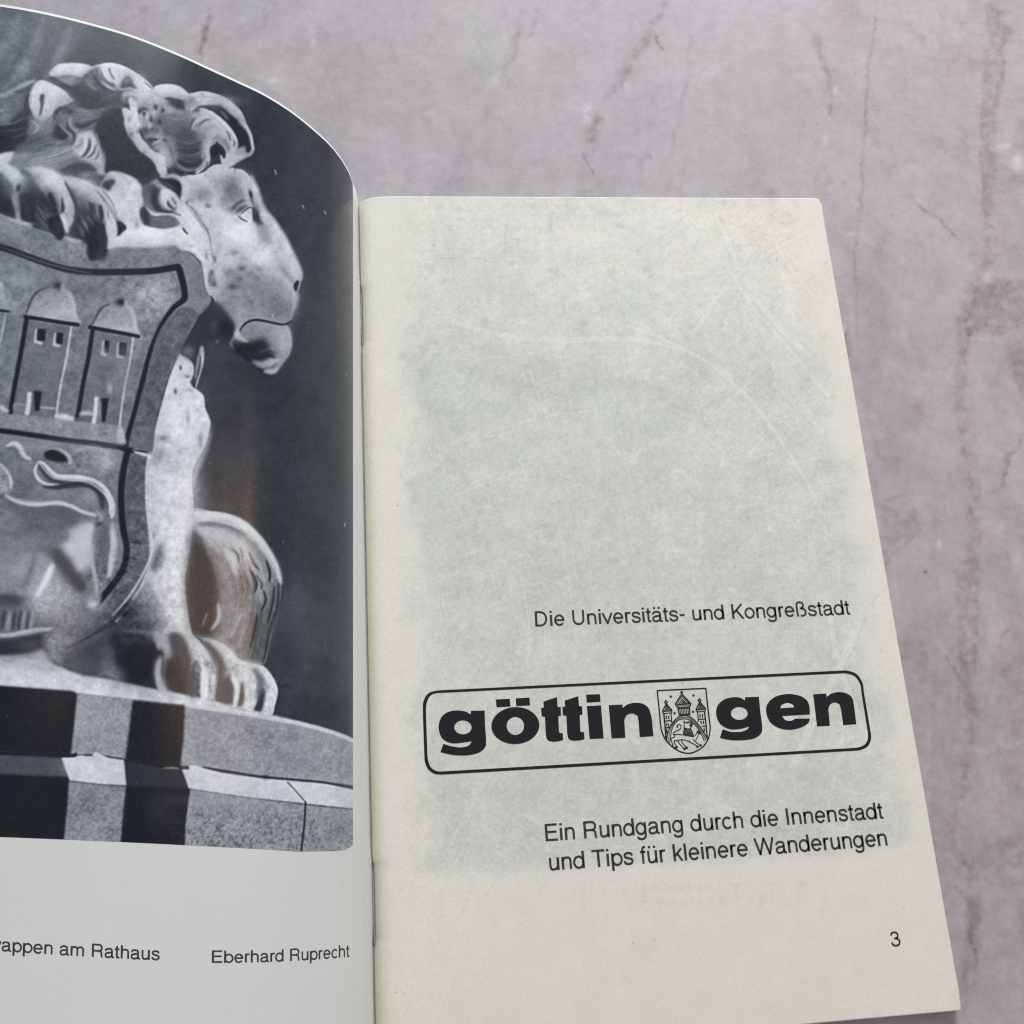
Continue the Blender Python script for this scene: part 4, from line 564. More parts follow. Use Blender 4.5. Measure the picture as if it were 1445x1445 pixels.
    b(900, 250, 330, 110, 120, .6); b(1150, 330, 130, 80, 104, .6); b(760, 330, 90, 60, 150, .5); s([(1315, 70), (1338, 170), (1325, 270), (1300, 350)], 40, 205, 2.6, .8); b(820, 540, 100, 60, 130, .6); b(1100, 600, 120, 90, 165, .6); b(1200, 700, 70, 120, 192, .6); b(980, 700, 80, 60, 52, .7); b(760, 730, 110, 60, 44, .7); b(1010, 800, 80, 40, 58, .6)
    s([(705, 550), (730, 500), (790, 440), (870, 415), (960, 420), (1060, 440), (1160, 460), (1230, 460), (1290, 425)], 20, 42, 1.1, .95); s([(655, 575), (690, 545), (712, 600), (760, 640), (800, 655)], 26, 222, 1.4, .8); s([(870, 890), (970, 925), (1060, 890), (1150, 865)], 34, 198, 2, .85); s([(990, 1000), (1080, 1002), (1140, 962)], 32, 220, 1.4, .9); s([(960, 830), (1040, 815), (1110, 845)], 22, 52, 1.6, .8)
    T(0, 600, 420)                                                  # shield foot, leg, paw, haunch
    b(200, 470, 180, 80, 104, .7); b(60, 420, 120, 60, 128, .5); b(400, 590, 60, 100, 194, .75); s([(265, 610), (330, 690), (400, 790)], 60, 66, 5, .8); b(120, 700, 130, 80, 152, .7); s([(255, 680), (225, 750), (180, 830)], 26, 224, 3, .8); b(60, 850, 70, 22, 78, .7); b(250, 850, 100, 60, 176, .6); b(330, 930, 90, 60, 142, .6)
    s([(40, 350), (90, 372), (170, 385), (270, 378), (340, 392), (400, 420), (470, 440)], 14, 205, 1.6, .7); s([(40, 385), (160, 410), (280, 402), (380, 430), (450, 465)], 26, 92, 4, .5); mo([(150, 780), (380, 800), (400, 960), (220, 1000)], 9, 3, 8, 601)
    s([(170, 600), (155, 690), (110, 790)], 20, 112, 4, .6); b(450, 870, 24, 16, 200, .8); s([(445, 640), (460, 740), (470, 830)], 14, 170, 2, .6)
    b(770, 640, 26, 44, 100, .7); b(745, 690, 20, 30, 92, .6); b(720, 830, 50, 90, 118, .6); b(650, 900, 60, 50, 66, .8); b(760, 900, 60, 60, 140, .5); b(680, 950, 60, 40, 88, .6); mo([(640, 780), (820, 760), (860, 960), (600, 1000)], 13, 6, 14, 603); b(850, 700, 50, 200, 214, .5); b(800, 350, 50, 130, 200, .4); b(900, 260, 40, 80, 214, .5)
    b(660, 1130, 110, 120, 40, .85); b(440, 1090, 120, 70, 74, .7); b(560, 1210, 50, 40, 140, .5); s([(770, 1130), (765, 1210), (800, 1290)], 34, 150, 3, .7); b(775, 1110, 22, 26, 46, .8); b(840, 1190, 40, 90, 46, .75); s([(860, 1020), (890, 1100), (910, 1200), (915, 1300)], 60, 66, 4, .7)
    s([(930, 1040), (1000, 1100), (1040, 1180), (1045, 1290)], 40, 205, 3, .6); s([(985, 1170), (990, 1250), (985, 1330)], 34, 214, 1.6, .9); b(945, 1250, 26, 60, 92, .7); s([(940, 1150), (970, 1190)], 20, 98, 2, .8); s([(1010, 1150), (1030, 1210)], 18, 100, 2, .8)
    s([(1000, 1050), (1050, 1120), (1080, 1200), (1060, 1320)], 44, 92, 3.4, .75); s([(1020, 1045), (1110, 1090), (1160, 1150), (1260, 1170), (1330, 1250)], 26, 210, 2.4, .6); b(1100, 1280, 34, 60, 84, .8); s([(1130, 1225), (1155, 1280), (1145, 1340)], 26, 214, 1.6, .9); b(1172, 1300, 16, 46, 80, .8); b(1215, 1270, 30, 60, 200, .5); s([(1240, 1180), (1270, 1240), (1262, 1330)], 22, 116, 2.4, .7); b(1262, 1330, 18, 50, 62, .8)
    p([(935, 515), (985, 560), (1010, 640), (1050, 760), (1062, 850), (1072, 950), (1040, 1020), (950, 1010), (915, 900), (902, 760), (915, 620)], 56, 6, .9); b(1090, 850, 40, 190, 118, .5); s([(1090, 600), (1130, 660), (1145, 720)], 30, 192, 3, .75); b(1040, 560, 60, 34, 175, .6)
    s([(950, 440), (1080, 442), (1180, 480), (1260, 560), (1330, 660), (1360, 760)], 34, 204, 2.4, .7); s([(960, 482), (1080, 486), (1180, 520), (1250, 590)], 14, 116, 1.6, .7); s([(970, 520), (1090, 540), (1200, 600), (1280, 700), (1310, 800)], 40, 186, 4, .55)
    s([(1060, 870), (1062, 940), (1030, 990)], 16, 190, 2, .8); s([(1005, 915), (985, 970)], 12, 150, 1.4, .7); b(1300, 900, 40, 160, 96, .5); b(1230, 1000, 40, 120, 80, .5); b(1250, 860, 40, 60, 150, .4)
    for q in ([(1210, 620), (1230, 670), (1255, 700)], [(1295, 660), (1310, 720), (1305, 760)], [(1220, 710), (1245, 760), (1240, 810)], [(1165, 590), (1180, 640)], [(1280, 800), (1290, 850), (1270, 900)], [(1330, 780), (1325, 860), (1300, 960)], [(1250, 920), (1235, 1000), (1215, 1080)]): s(q, 13, 48, .9, .85)
    # ---- mane masses
    T(0, 80, 300)
    for x, y, rx, ry, t, a in ((450, 160, 110, 24, 128, .6), (270, 470, 60, 60, 140, .6), (110, 350, 60, 60, 112, .5), (420, 300, 60, 30, 190, .4), (610, 260, 90, 50, 58, .6), (640, 150, 40, 50, 104, .5), (850, 130, 60, 30, 176, .5), (740, 110, 60, 50, 218, .6), (950, 170, 50, 60, 206, .5), (560, 560, 60, 60, 200, .4), (560, 740, 120, 30, 62, .7), (620, 790, 60, 30, 120, .5), (330, 620, 120, 30, 150, .4), (90, 520, 110, 40, 50, .6), (1190, 250, 60, 30, 208, .6), (1180, 320, 60, 24, 60, .7), (1250, 560, 110, 90, 76, .45), (1010, 250, 70, 40, 206, .5), (840, 930, 70, 60, 205, .4), (860, 1060, 60, 60, 190, .4), (1110, 950, 50, 60, 222, .5), (1090, 1110, 90, 26, 100, .6), (1000, 1060, 26, 50, 46, .6), (1050, 930, 26, 60, 44, .6)): b(x, y, rx, ry, t, a)
    for x, y, rx, ry, t, a in ((300, 830, 120, 60, 214, .6), (200, 860, 60, 70, 110, .6), (180, 960, 70, 90, 60, .7), (340, 960, 50, 60, 58, .7), (440, 940, 40, 90, 222, .6), (570, 860, 100, 50, 216, .6), (560, 980, 60, 60, 112, .6), (620, 1060, 80, 60, 66, .7), (740, 1000, 40, 70, 218, .6), (40, 900, 50, 60, 110, .5), (60, 800, 70, 50, 224, .6), (30, 1030, 40, 50, 54, .6), (790, 940, 40, 60, 190, .5)): b(x, y, rx, ry, t, a)
    for q, w, t in (([(340, 930), (350, 1000), (340, 1050)], 34, 46), ([(420, 960), (425, 1020), (415, 1060)], 24, 52), ([(300, 920), (330, 980)], 14, 150), ([(380, 940), (392, 1030)], 12, 180), ([(610, 990), (630, 1060), (620, 1110)], 20, 50), ([(680, 1010), (690, 1080), (680, 1130)], 26, 50), ([(650, 1000), (660, 1080)], 12, 190), ([(580, 960), (600, 1040)], 12, 160), ([(730, 1040), (740, 1090)], 14, 70), ([(250, 1010), (290, 1080), (310, 1110)], 12, 125), ([(550, 1080), (580, 1150)], 16, 130), ([(600, 1090), (640, 1150)], 14, 140), ([(440, 850), (480, 930), (515, 1020), (505, 1110)], 16, 60), ([(690, 900), (760, 990), (795, 1080)], 14, 110)): s(q, w, t, 1.1, .8)
    T(250, 240, 180); b(690, 415, 80, 44, 58, .85, -.62); s([(640, 470), (710, 400), (790, 372), (850, 410)], 24, 200, 1.8, .85); b(600, 240, 90, 150, 112, .5); b(880, 500, 34, 70, 64, .6); s([(640, 480), (720, 515)], 22, 110, 2, .6)
    T(0, 600, 420); b(660, 975, 120, 36, 66, .85); b(600, 910, 50, 40, 50, .8); b(710, 905, 50, 50, 108, .6); b(760, 960, 40, 30, 120, .5); b(640, 860, 30, 40, 96, .6); s([(560, 920), (600, 880), (640, 840)], 14, 60, 1.6, .7); s([(0, 1030), (120, 1015), (250, 990)], 10, 200, 1.4, .6)
    # rounding of the stone (undersides of pale forms turn grey) and the tonal curve of the print
    yy = np.arange(c.h)[:, None] + c.y0; low = np.clip((925 - yy) / 25, 0, 1)
    xx = np.arange(c.w)[None] + c.x0; low = low * (1 - .7 * np.clip((305 - xx) / 10, 0, 1) * np.clip((yy - 345) / 10, 0, 1))
    for sg, dy, k in ((2.5, 4, .16), (7, 8, .22), (16, 14, .14)):
        B = np.roll(c.blur(c.a, sg), -dy, 0); c.a -= k * low * np.maximum(0, c.a - B)
    c.a += .7 * (c.a - c.blur(c.a, 1.5))
    stone = np.clip((c.a - 75) / 40, 0, 1); c.a += stone * (c.fbm(30, 500) * 7 + c.fbm(9, 510) * 6 + c.fbm(2.6, 520, 2) * 7)
    hi = np.maximum(0, c.a - 128); c.a = np.clip(125 + (c.a - 128) * 1.16 - hi * .14 - 2, 27, 232)
    # crisp carved accents
    acc = {(0, 80): [([(575, 515), (590, 600), (565, 700), (545, 790)], 30, 66), ([(720, 800), (760, 730), (850, 690), (1000, 745)], 30, 52), ([(780, 960), (830, 1050), (870, 1110)], 100, 38), ([(920, 900), (930, 970), (1000, 1040), (1010, 1140), (960, 1200)], 38, 46), ([(1030, 920), (1110, 960), (1240, 890), (1400, 830)], 42, 42), ([(800, 900), (880, 1000), (980, 1060)], 26, 140), ([(960, 820), (950, 920), (1020, 1010)], 30, 156), ([(1170, 1080), (1160, 1230), (1080, 1330)], 40, 205), ([(1265, 1100), (1260, 1250), (1190, 1350)], 24, 205), ([(1320, 1200), (1300, 1330)], 16, 200), ([(1215, 1120), (1210, 1230), (1130, 1360)], 40, 58), ([(1300, 1200), (1270, 1300), (1190, 1380)], 24, 60), ([(1340, 1270), (1330, 1350), (1290, 1400)], 18, 68), ([(1110, 1110), (1100, 1180), (990, 1250)], 16, 104),
        ([(0, 970), (180, 945), (340, 880)], 60, 44), ([(0, 1065), (200, 1060), (340, 1020)], 40, 46), ([(0, 1190), (200, 1150), (340, 1110)], 90, 42), ([(0, 1012), (200, 1000), (340, 950)], 14, 100), ([(150, 1110), (300, 1060), (420, 1000)], 12, 112), ([(0, 920), (170, 905), (330, 830)], 14, 138), ([(395, 510), (350, 620), (365, 720), (260, 820), (150, 890)], 56, 54), ([(690, 290), (780, 330), (900, 390), (990, 430)], 34, 46), ([(1130, 340), (1180, 440), (1270, 510), (1420, 530)], 36, 50), ([(1280, 250), (1320, 350), (1420, 430)], 36, 48), ([(1180, 300), (1240, 400), (1330, 460)], 34, 118), ([(600, 1380), (800, 1320), (1000, 1230)], 22, 165), ([(480, 1300), (640, 1220), (760, 1190)], 18, 60), ([(430, 870), (520, 960), (440, 1050)], 26, 175), ([(1080, 660), (1250, 690), (1440, 640)], 60, 46)],
        (120, 80): [([(120, 240), (170, 340), (240, 420), (360, 470)], 38, 50), ([(210, 180), (260, 290), (340, 360), (420, 400)], 24, 56), ([(330, 150), (350, 230), (400, 305)], 20, 58), ([(240, 350), (330, 420), (440, 460)], 22, 185), ([(240, 160), (280, 270), (360, 350)], 30, 214), ([(640, 560), (690, 590), (720, 560)], 14, 120), ([(560, 1010), (600, 1060), (650, 1040)], 22, 96), ([(560, 1060), (640, 1150)], 12, 80), ([(1090, 570), (1200, 590), (1350, 690)], 40, 44), ([(1180, 640), (1290, 700)], 24, 70), ([(560, 390), (640, 400), (700, 430)], 30, 42), ([(500, 360), (560, 290), (620, 290)], 24, 70), ([(720, 740), (800, 710), (870, 730)], 26, 46), ([(980, 1190), (900, 1240), (860, 1200)], 20, 60), ([(940, 660), (980, 690)], 30, 52), ([(820, 930), (900, 960)], 14, 190), ([(750, 960), (760, 1040), (800, 1080)], 26, 44)],
        (230, 120): [([(640, 350), (740, 440), (860, 550), (950, 660), (1000, 770)], 22, 212), ([(1130, 540), (1190, 680), (1215, 800), (1225, 880)], 24, 214), ([(200, 880), (320, 920), (470, 890)], 44, 54), ([(200, 1030), (300, 1090), (420, 1090), (540, 1010)], 38, 44), ([(160, 1140), (260, 1210), (360, 1200)], 56, 40), ([(190, 1070), (270, 1140), (370, 1165), (470, 1140)], 14, 122), ([(430, 440), (385, 530), (360, 620)], 20, 62), ([(640, 465), (560, 485), (470, 570)], 24, 72), ([(400, 600), (440, 500), (540, 440), (640, 440)], 22, 188), ([(855, 620), (900, 690), (915, 760)], 13, 66), ([(600, 1040), (585, 1120), (500, 1195)], 24, 54), ([(890, 1135), (960, 1110), (990, 1170)], 18, 62), ([(240, 800), (380, 830), (520, 770)], 26, 60), ([(230, 760), (380, 790), (520, 730)], 14, 112), ([(690, 870), (760, 840), (820, 900), (830, 980)], 60, 36), ([(965, 750), (975, 790), (955, 830)], 20, 84), ([(60, 430), (200, 470), (330, 440)], 20, 130)],
        (0, 200): [([(890, 550), (950, 660), (1020, 800), (1045, 930), (1020, 1060), (950, 1190)], 24, 52), ([(1310, 660), (1400, 760), (1445, 830)], 22, 96), ([(660, 760), (690, 860), (700, 960)], 44, 46), ([(850, 840), (865, 960)], 36, 50), ([(1260, 850), (1290, 940), (1250, 1010)], 34, 56), ([(1370, 870), (1390, 1050)], 40, 48), ([(1310, 880), (1340, 1040)], 15, 180), ([(1240, 900), (1300, 1040)], 13, 178), ([(1130, 1090), (1210, 1240)], 26, 138), ([(560, 930), (670, 1030)], 18, 118), ([(480, 970), (620, 1140)], 18, 118), ([(520, 590), (640, 720)], 14, 150), ([(850, 385), (1000, 340), (1200, 350), (1290, 380)], 70, 58), ([(1150, 1000), (1220, 1100)], 14, 150), ([(740, 1050), (800, 1200), (800, 1310)], 110, 40), ([(1330, 1150), (1400, 1300), (1400, 1500)], 130, 40), ([(820, 1000), (880, 1100), (905, 1220)], 36, 206), ([(235, 600), (255, 640)], 44, 62), ([(290, 730), (350, 860), (400, 1020)], 90, 50)],
        (140, 220): [([(930, 620), (950, 670), (1010, 715)], 32, 50), ([(985, 565), (1050, 660)], 22, 92), ([(870, 770), (980, 765), (1110, 805)], 18, 62), ([(1190, 680), (1300, 810), (1390, 940), (1440, 1020)], 15, 92), ([(1135, 985), (1205, 1065)], 20, 62), ([(590, 700), (580, 800), (640, 900)], 52, 48), ([(760, 450), (730, 560), (760, 680), (860, 760)], 60, 46), ([(300, 930), (320, 1000)], 70, 42), ([(40, 560), (120, 660), (200, 780)], 22, 120), ([(100, 400), (180, 360)], 60, 52), ([(640, 700), (720, 790), (820, 800)], 22, 205), ([(680, 880), (820, 920), (980, 900)], 20, 84)]}
    for (x, y), L_ in acc.items():
        T(x, y, 150)
        for q, w, t in L_: s(q, w, t, .9, .8)
    T(0, 600, 420)
    for q, w, t, so, al in (([(60, 405), (170, 425), (280, 418), (370, 450)], 44, 84, 4, .55), ([(40, 350), (90, 375), (170, 388), (270, 378), (340, 392), (400, 420), (470, 440)], 13, 202, 1, .85), ([(345, 510), (400, 560), (420, 640), (375, 690)], 70, 186, 4, .7), ([(265, 615), (330, 690), (400, 795)], 44, 60, 3, .8), ([(255, 680), (225, 750), (180, 830)], 24, 222, 2, .8), ([(170, 600), (155, 690), (110, 790)], 14, 94, 2, .7), ([(0, 600), (80, 610), (180, 600), (260, 620)], 18, 96, 4, .5), ([(0, 845), (60, 850), (110, 865)], 40, 66, 4, .7),
        ([(732, 530), (742, 600), (705, 700), (655, 790), (595, 870), (545, 925)], 10, 204, .8, .9), ([(640, 850), (575, 925), (500, 985), (410, 1040), (320, 1085)], 15, 44, 1.4, .85), ([(190, 180), (250, 250), (330, 265), (400, 270), (470, 300), (520, 350), (545, 410)], 12, 214, .8, .8), ([(200, 215), (255, 270), (340, 285)], 18, 58, 1.2, .8), ([(250, 300), (340, 298), (420, 290), (475, 330), (490, 400)], 18, 48, 1.6, .8), ([(470, 440), (480, 480)], 24, 60, 2, .7), ([(500, 480), (510, 600), (490, 700)], 40, 92, 3, .6), ([(545, 470), (550, 560), (535, 660)], 22, 190, 2, .7), ([(440, 640), (465, 740), (470, 840)], 12, 176, 1.4, .7), ([(215, 1030), (210, 1070), (250, 1110)], 14, 84, 2, .7),
        ([(985, 1050), (1040, 1110), (1070, 1180), (1055, 1320)], 28, 66, 1.6, .8), ([(945, 1160), (925, 1240), (935, 1320)], 32, 70, 1.6, .75), ([(1000, 1170), (985, 1260), (985, 1335)], 22, 214, 1.2, .85), ([(1025, 1150), (1040, 1205)], 16, 74, 1.2, .8), ([(950, 1145), (975, 1190)], 16, 82, 1.2, .8), ([(1110, 1220), (1085, 1280), (1100, 1345)], 40, 66, 1.8, .8), ([(1130, 1220), (1155, 1280), (1140, 1345)], 18, 214, 1.1, .85), ([(1178, 1250), (1170, 1340)], 20, 66, 1.2, .8), ([(1230, 1190), (1265, 1240), (1255, 1290)], 15, 104, 1.4, .7), ([(1277, 1280), (1255, 1370)], 26, 54, 1.2, .85), ([(840, 1020), (880, 1080), (910, 1180)], 52, 62, 2.4, .75), ([(845, 1130), (855, 1250)], 46, 44, 2.4, .8), ([(780, 1120), (765, 1210), (800, 1300)], 22, 166, 1.6, .8), ([(1205, 1200), (1215, 1330)], 16, 176, 2, .5),
        ([(950, 440), (1080, 440), (1190, 485), (1270, 570), (1340, 680), (1365, 770)], 24, 204, 1.4, .7), ([(960, 485), (1090, 490), (1190, 530)], 13, 110, 1.2, .75), ([(980, 515), (1090, 545), (1190, 610), (1240, 690)], 44, 188, 4, .55), ([(1095, 600), (1130, 650), (1150, 730)], 22, 196, 2, .7), ([(1180, 700), (1200, 780), (1190, 860)], 12, 70, 1, .7), ([(1210, 690), (1235, 770), (1225, 840)], 12, 64, 1, .7), ([(1150, 800), (1170, 880)], 14, 90, 1.4, .6), ([(1270, 900), (1255, 980), (1230, 1060)], 16, 70, 1.4, .7), ([(1190, 900), (1180, 990), (1160, 1080)], 18, 150, 2, .5), ([(1355, 770), (1345, 880), (1310, 990), (1280, 1140)], 14, 44, 1, .8), ([(1060, 870), (1062, 940), (1025, 995)], 13, 186, 1.4, .8), ([(1005, 915), (985, 970)], 10, 150, 1, .7)):
        s(q, w, t, so, al)
    mo([(560, 900), (760, 760), (900, 900), (860, 1000), (560, 1060)], 15, 6, 12, 611); mo([(740, 200), (940, 200), (900, 900), (740, 700)], 9, 7, 12, 613)
    # print grain and halftone screen
    yy, xx = np.mgrid[0:c.h, 0:c.w]
    mid = np.clip(1 - np.abs(c.a - 130) / 110, 0, 1)
    c.a += 8.0 * mid * np.sin((xx + yy * .55) * 2 * np.pi / 3.1) * np.sin((yy - xx * .55) * 2 * np.pi / 3.1)
    c.a += c.rng.normal(0, 2.6, c.a.shape) + c.fbm(3, 200, 2) * 2.2 + c.fbm(9, 210, 2) * 1.6
    r = c.rng                                                   # dust specks
    for i in range(70):
        x, y = r.uniform(-150, 495), r.uniform(40, 1180); c.tx, c.ty, c.ts = 0, 0, 1.0
        t = 110 if r.random() < .8 else 165
        if c.a[int(y) + 40, int(x) + 170] < 95: s([(x, y), (x + r.uniform(-1.5, 1.5), y + r.uniform(.5, 3.5))], r.uniform(.7, 1.3), t, .4, .8, False)
    for q in ([(487, 738), (486, 743)], [(388, 240), (390, 246)], [(384, 443), (385, 447)], [(427, 290), (429, 294)], [(458, 298), (460, 302)]): s(q, 1.3, 190, .4, .9, False)
    return c
def paint_table(c, pk):                                             # c > 0 darker tone, c < 0 pale fleck, pk = pink tint
    D = lambda pts, w, a, soft=2.0: c.stroke(pts, w, 1.0, soft, a)
    def vein(pts, w, a, p=.5): c.stroke(pts, w, 1.0, w * .22 + .8, a); c.stroke([(x + w * .2, y) + tuple(r) for x, y, *r in pts], w * .35, 1.0, 1.2, a * .7); pk.stroke(pts, w * 1.5, 1.0, w * .4 + 1, p)
    vein([(940, 0), (928, 25), (912, 55), (897, 80), (880, 105), (865, 128), (850, 140)], 13, .22, .8); vein([(845, 165), (838, 180), (832, 198)], 12, .25, .8); D([(824, 214), (830, 232), (840, 248)], 4, .5, 1.2)
    vein([(737, 15), (733, 35), (728, 55), (722, 78), (714, 95), (708, 112)], 10, .2, .7); vein([(757, 10), (752, 35), (746, 52)], 6, .18, .7); D([(700, 130), (688, 152), (672, 175), (660, 200), (648, 222), (638, 250)], 9, .13, 3); D([(640, 250), (632, 260)], 8, .2, 2); D([(655, 220), (662, 228)], 10, .16, 3)
    D([(918, 40), (930, 58), (939, 70)], 3.2, .62, .7); D([(912, 215), (920, 225)], 4, .5, 1)
    D([(972, 60), (970, 110), (962, 150), (955, 175), (951, 200), (947, 245), (944, 270)], 8, .16, 2.4); D([(974, 45), (972, 90), (966, 130)], 4, .16, 1.5)
    vein([(296, 10), (294, 30), (288, 52), (285, 70), (284, 84)], 6, .42, .5); D([(287, 30), (283, 80)], 3, .5, .9)
    D([(188, 0), (180, 20), (175, 38)], 12, .16, 4); pk.stroke([(190, 0), (180, 30), (178, 60)], 40, 1, 10, .5); D([(205, 5), (204, 50)], 4, .18, 1.4)
    # right-hand veins
    pk.blob(1190, 10, 40, 40, 1, .9); D([(1160, 45), (1155, 65), (1162, 90), (1170, 110), (1171, 140), (1170, 165)], 7, .22, 2); D([(1165, 95), (1185, 110)], 8, .16, 3); c.blob(1156, 54, 8, 8, 1, .35); pk.stroke([(1150, 60), (1170, 110), (1172, 160)], 16, 1, 4, .7)
    D([(1237, 0), (1234, 40), (1227, 75), (1223, 130), (1220, 190), (1217, 240), (1214, 290), (1209, 330), (1207, 375), (1208, 430), (1212, 480)], 4, .28, 1.2); D([(1205, 120), (1204, 220)], 4, .12, 2); D([(1198, 460), (1194, 480), (1195, 505)], 8, .3, 2)
    D([(1150, 275), (1175, 290), (1180, 310)], 8, .12, 3)
    for x, y, r, a in ((1358, 33, 3.5, .8), (1342, 53, 3, .45), (1282, 37, 5, .3), (1290, 45, 7, .2), (1260, 196, 8, .22), (1257, 236, 12, .14), (1175, 204, 6, .2), (1135, 130, 8, .18), (1191, 256, 3, .35), (1260, 305, 4, .25), (1083, 272, 10, .25), (1080, 150, 14, .1), (1050, 240, 8, .15)): c.blob(x, y, r, r, 1, a)
    D([(1275, 276), (1284, 278), (1295, 290), (1315, 302), (1330, 315), (1345, 330), (1352, 340), (1360, 350)], 4, .38, 1.2); D([(1365, 356), (1380, 357)], 4, .4, 1); D([(1270, 270), (1340, 280)], 4, .1, 2); D([(1278, 37), (1295, 48), (1308, 64)], 7, .2, 2); pk.stroke([(1278, 37), (1300, 55)], 14, 1, 4, .6)
    vein([(1250, 330), (1242, 345), (1236, 365)], 9, .1, .8); pk.blob(1355, 90, 40, 26, 1, .8); pk.blob(1360, 200, 22, 40, 1, .5)
    band = [(1395, 0), (1418, 0), (1418, 90), (1412, 140), (1404, 200), (1402, 300), (1404, 360), (1392, 385), (1378, 420), (1370, 470), (1366, 505), (1364, 560), (1368, 610), (1374, 660), (1382, 720), (1384, 780), (1382, 860), (1378, 930), (1374, 1000), (1360, 1000), (1356, 900), (1352, 830), (1362, 760), (1366, 700), (1358, 640), (1352, 570), (1352, 500), (1354, 440), (1366, 400), (1382, 370), (1390, 340), (1386, 260), (1384, 200), (1382, 130), (1388, 60)]
    c.poly(band, 1, 2.6, .17); pk.poly(band, 1, 6, .9); D([(1418, 0), (1416, 60), (1414, 100), (1402, 130), (1386, 110)], 5, .26, 1.6); c.stroke([(1388, 120), (1386, 190), (1388, 260), (1391, 330)], 4, 1, 1.3, .22); c.stroke([(1404, 120), (1402, 200)], 4, 1, 1.5, .25)
    b2 = [(1378, 405), (1400, 398), (1445, 394), (1490, 388), (1490, 440), (1445, 454), (1420, 462), (1390, 472), (1372, 478), (1360, 500), (1358, 460)]; c.poly(b2, 1, 2, .2); pk.poly(b2, 1, 5, .7); c.blob(1376, 462, 18, 14, 1, .3); c.stroke([(1390, 478), (1430, 462), (1460, 452)], 4, 1, 1, .2)
    pk.blob(1420, 330, 40, 50, 1, .6); c.blob(1440, 250, 16, 10, 1, .3); D([(1402, 240), (1425, 238)], 5, .3, 2); pk.blob(1436, 505, 24, 50, 1, .9); c.poly([(1425, 500), (1460, 500), (1460, 570), (1436, 550)], 1, 4, .22)
    c.stroke([(1352, 500), (1350, 560), (1354, 600), (1364, 650), (1372, 700), (1374, 730)], 4, 1, 1.2, .22); c.stroke([(1372, 560), (1376, 620), (1382, 700), (1384, 760)], 4, 1, 1.3, .14)
    D([(1445, 612), (1436, 632), (1424, 640), (1420, 660), (1412, 685), (1398, 695)], 6, .4, 1.4); D([(1423, 640), (1446, 625)], 5, .3, 1.2); D([(1394, 697), (1405, 693)], 6, .35, 1.4)
    pk.blob(1395, 760, 40, 30, 1, .5); pk.blob(1300, 580, 20, 16, 1, .7); D([(1292, 575), (1312, 590)], 12, .12, 4)
    # tan patches beside the page
    p3 = [(1232, 705), (1262, 708), (1285, 700), (1296, 725), (1300, 742), (1285, 762), (1262, 780), (1247, 800), (1236, 770)]; c.poly(p3, 1, 2.5, .15); pk.poly(p3, 1, 6, .3); D([(1247, 803), (1262, 782), (1290, 758), (1300, 742)], 3.5, .28, 1); D([(1292, 728), (1298, 745)], 6, .14, 2)
    D([(1318, 735), (1322, 755), (1330, 765)], 7, .2, 2); D([(1232, 640), (1260, 645), (1285, 650)], 4, .12, 2); D([(1238, 708), (1256, 712)], 3, -.3, 1); D([(1250, 705), (1270, 702), (1282, 700)], 4, .2, 1.5)
    D([(1330, 920), (1342, 940), (1355, 958)], 3.5, .4, 1); D([(1300, 900), (1303, 930), (1300, 975)], 12, .14, 4); D([(1320, 880), (1318, 1000), (1316, 1100), (1310, 1180)], 5, .14, 2); D([(1350, 800), (1354, 900), (1355, 960), (1350, 1010)], 5, .22, 1.6); c.stroke([(1376, 810), (1378, 900), (1374, 960)], 5, 1, 1.6, .16); c.blob(1306, 807, 3, 3, 1, .7)
    vein([(1372, 1000), (1366, 1060), (1356, 1110), (1346, 1160), (1350, 1210), (1358, 1230)], 14, .14, .7); D([(1352, 1200), (1366, 1220), (1370, 1235)], 6, .25, 2); D([(1346, 1250), (1355, 1258), (1360, 1270)], 5, .4, 1.2)
    b4 = [(1364, 1240), (1380, 1240), (1386, 1300), (1384, 1360), (1376, 1400), (1376, 1445), (1362, 1445), (1358, 1390), (1362, 1320)]; c.poly(b4, 1, 3, .2); pk.poly(b4, 1, 6, .3); D([(1372, 1300), (1370, 1320), (1378, 1360)], 6, .25, 1.8); D([(1365, 1215), (1368, 1235)], 4, .3, 1); D([(1375, 1210), (1372, 1225)], 3, .3, 1)
    for x, y, rx, ry, p in ((1435, 900, 30, 60, .6), (1410, 930, 20, 40, .5), (1440, 1100, 26, 60, .5), (1430, 1010, 30, 40, .6), (1400, 1150, 40, 60, .4), (1320, 1190, 20, 50, .4), (1440, 1210, 20, 30, .7), (500, 120, 60, 80, .1), (620, 60, 60, 60, .1), (1310, 900, 16, 50, .5)): pk.blob(x, y, rx, ry, 1, p)
    D([(1440, 880), (1420, 890), (1405, 905)], 4, .2, 1.6); D([(1395, 850), (1388, 890), (1380, 930)], 10, .12, 4)
    r = np.random.default_rng(8)
    for i in range(150):                                           # fine cracks, smudges, pale flecks
        x, y = r.uniform(0, 1450), r.uniform(0, 1450); a = r.normal(1.5, .35) if r.random() < .6 else r.uniform(0, 3.1); l = r.uniform(8, 60); dx, dy = math.cos(a) * l, math.sin(a) * l
        D([(x, y), (x + dx * .4 + r.normal(0, 3), y + dy * .4), (x + dx, y + dy)], r.uniform(2, 9), r.uniform(.04, .16), r.uniform(1, 4))
    for i in range(110):
        x, y = r.uniform(0, 1450), r.uniform(0, 1450); c.blob(x, y, r.uniform(2, 16), r.uniform(2, 16), r.choice([1, -1]), r.uniform(.05, .2))
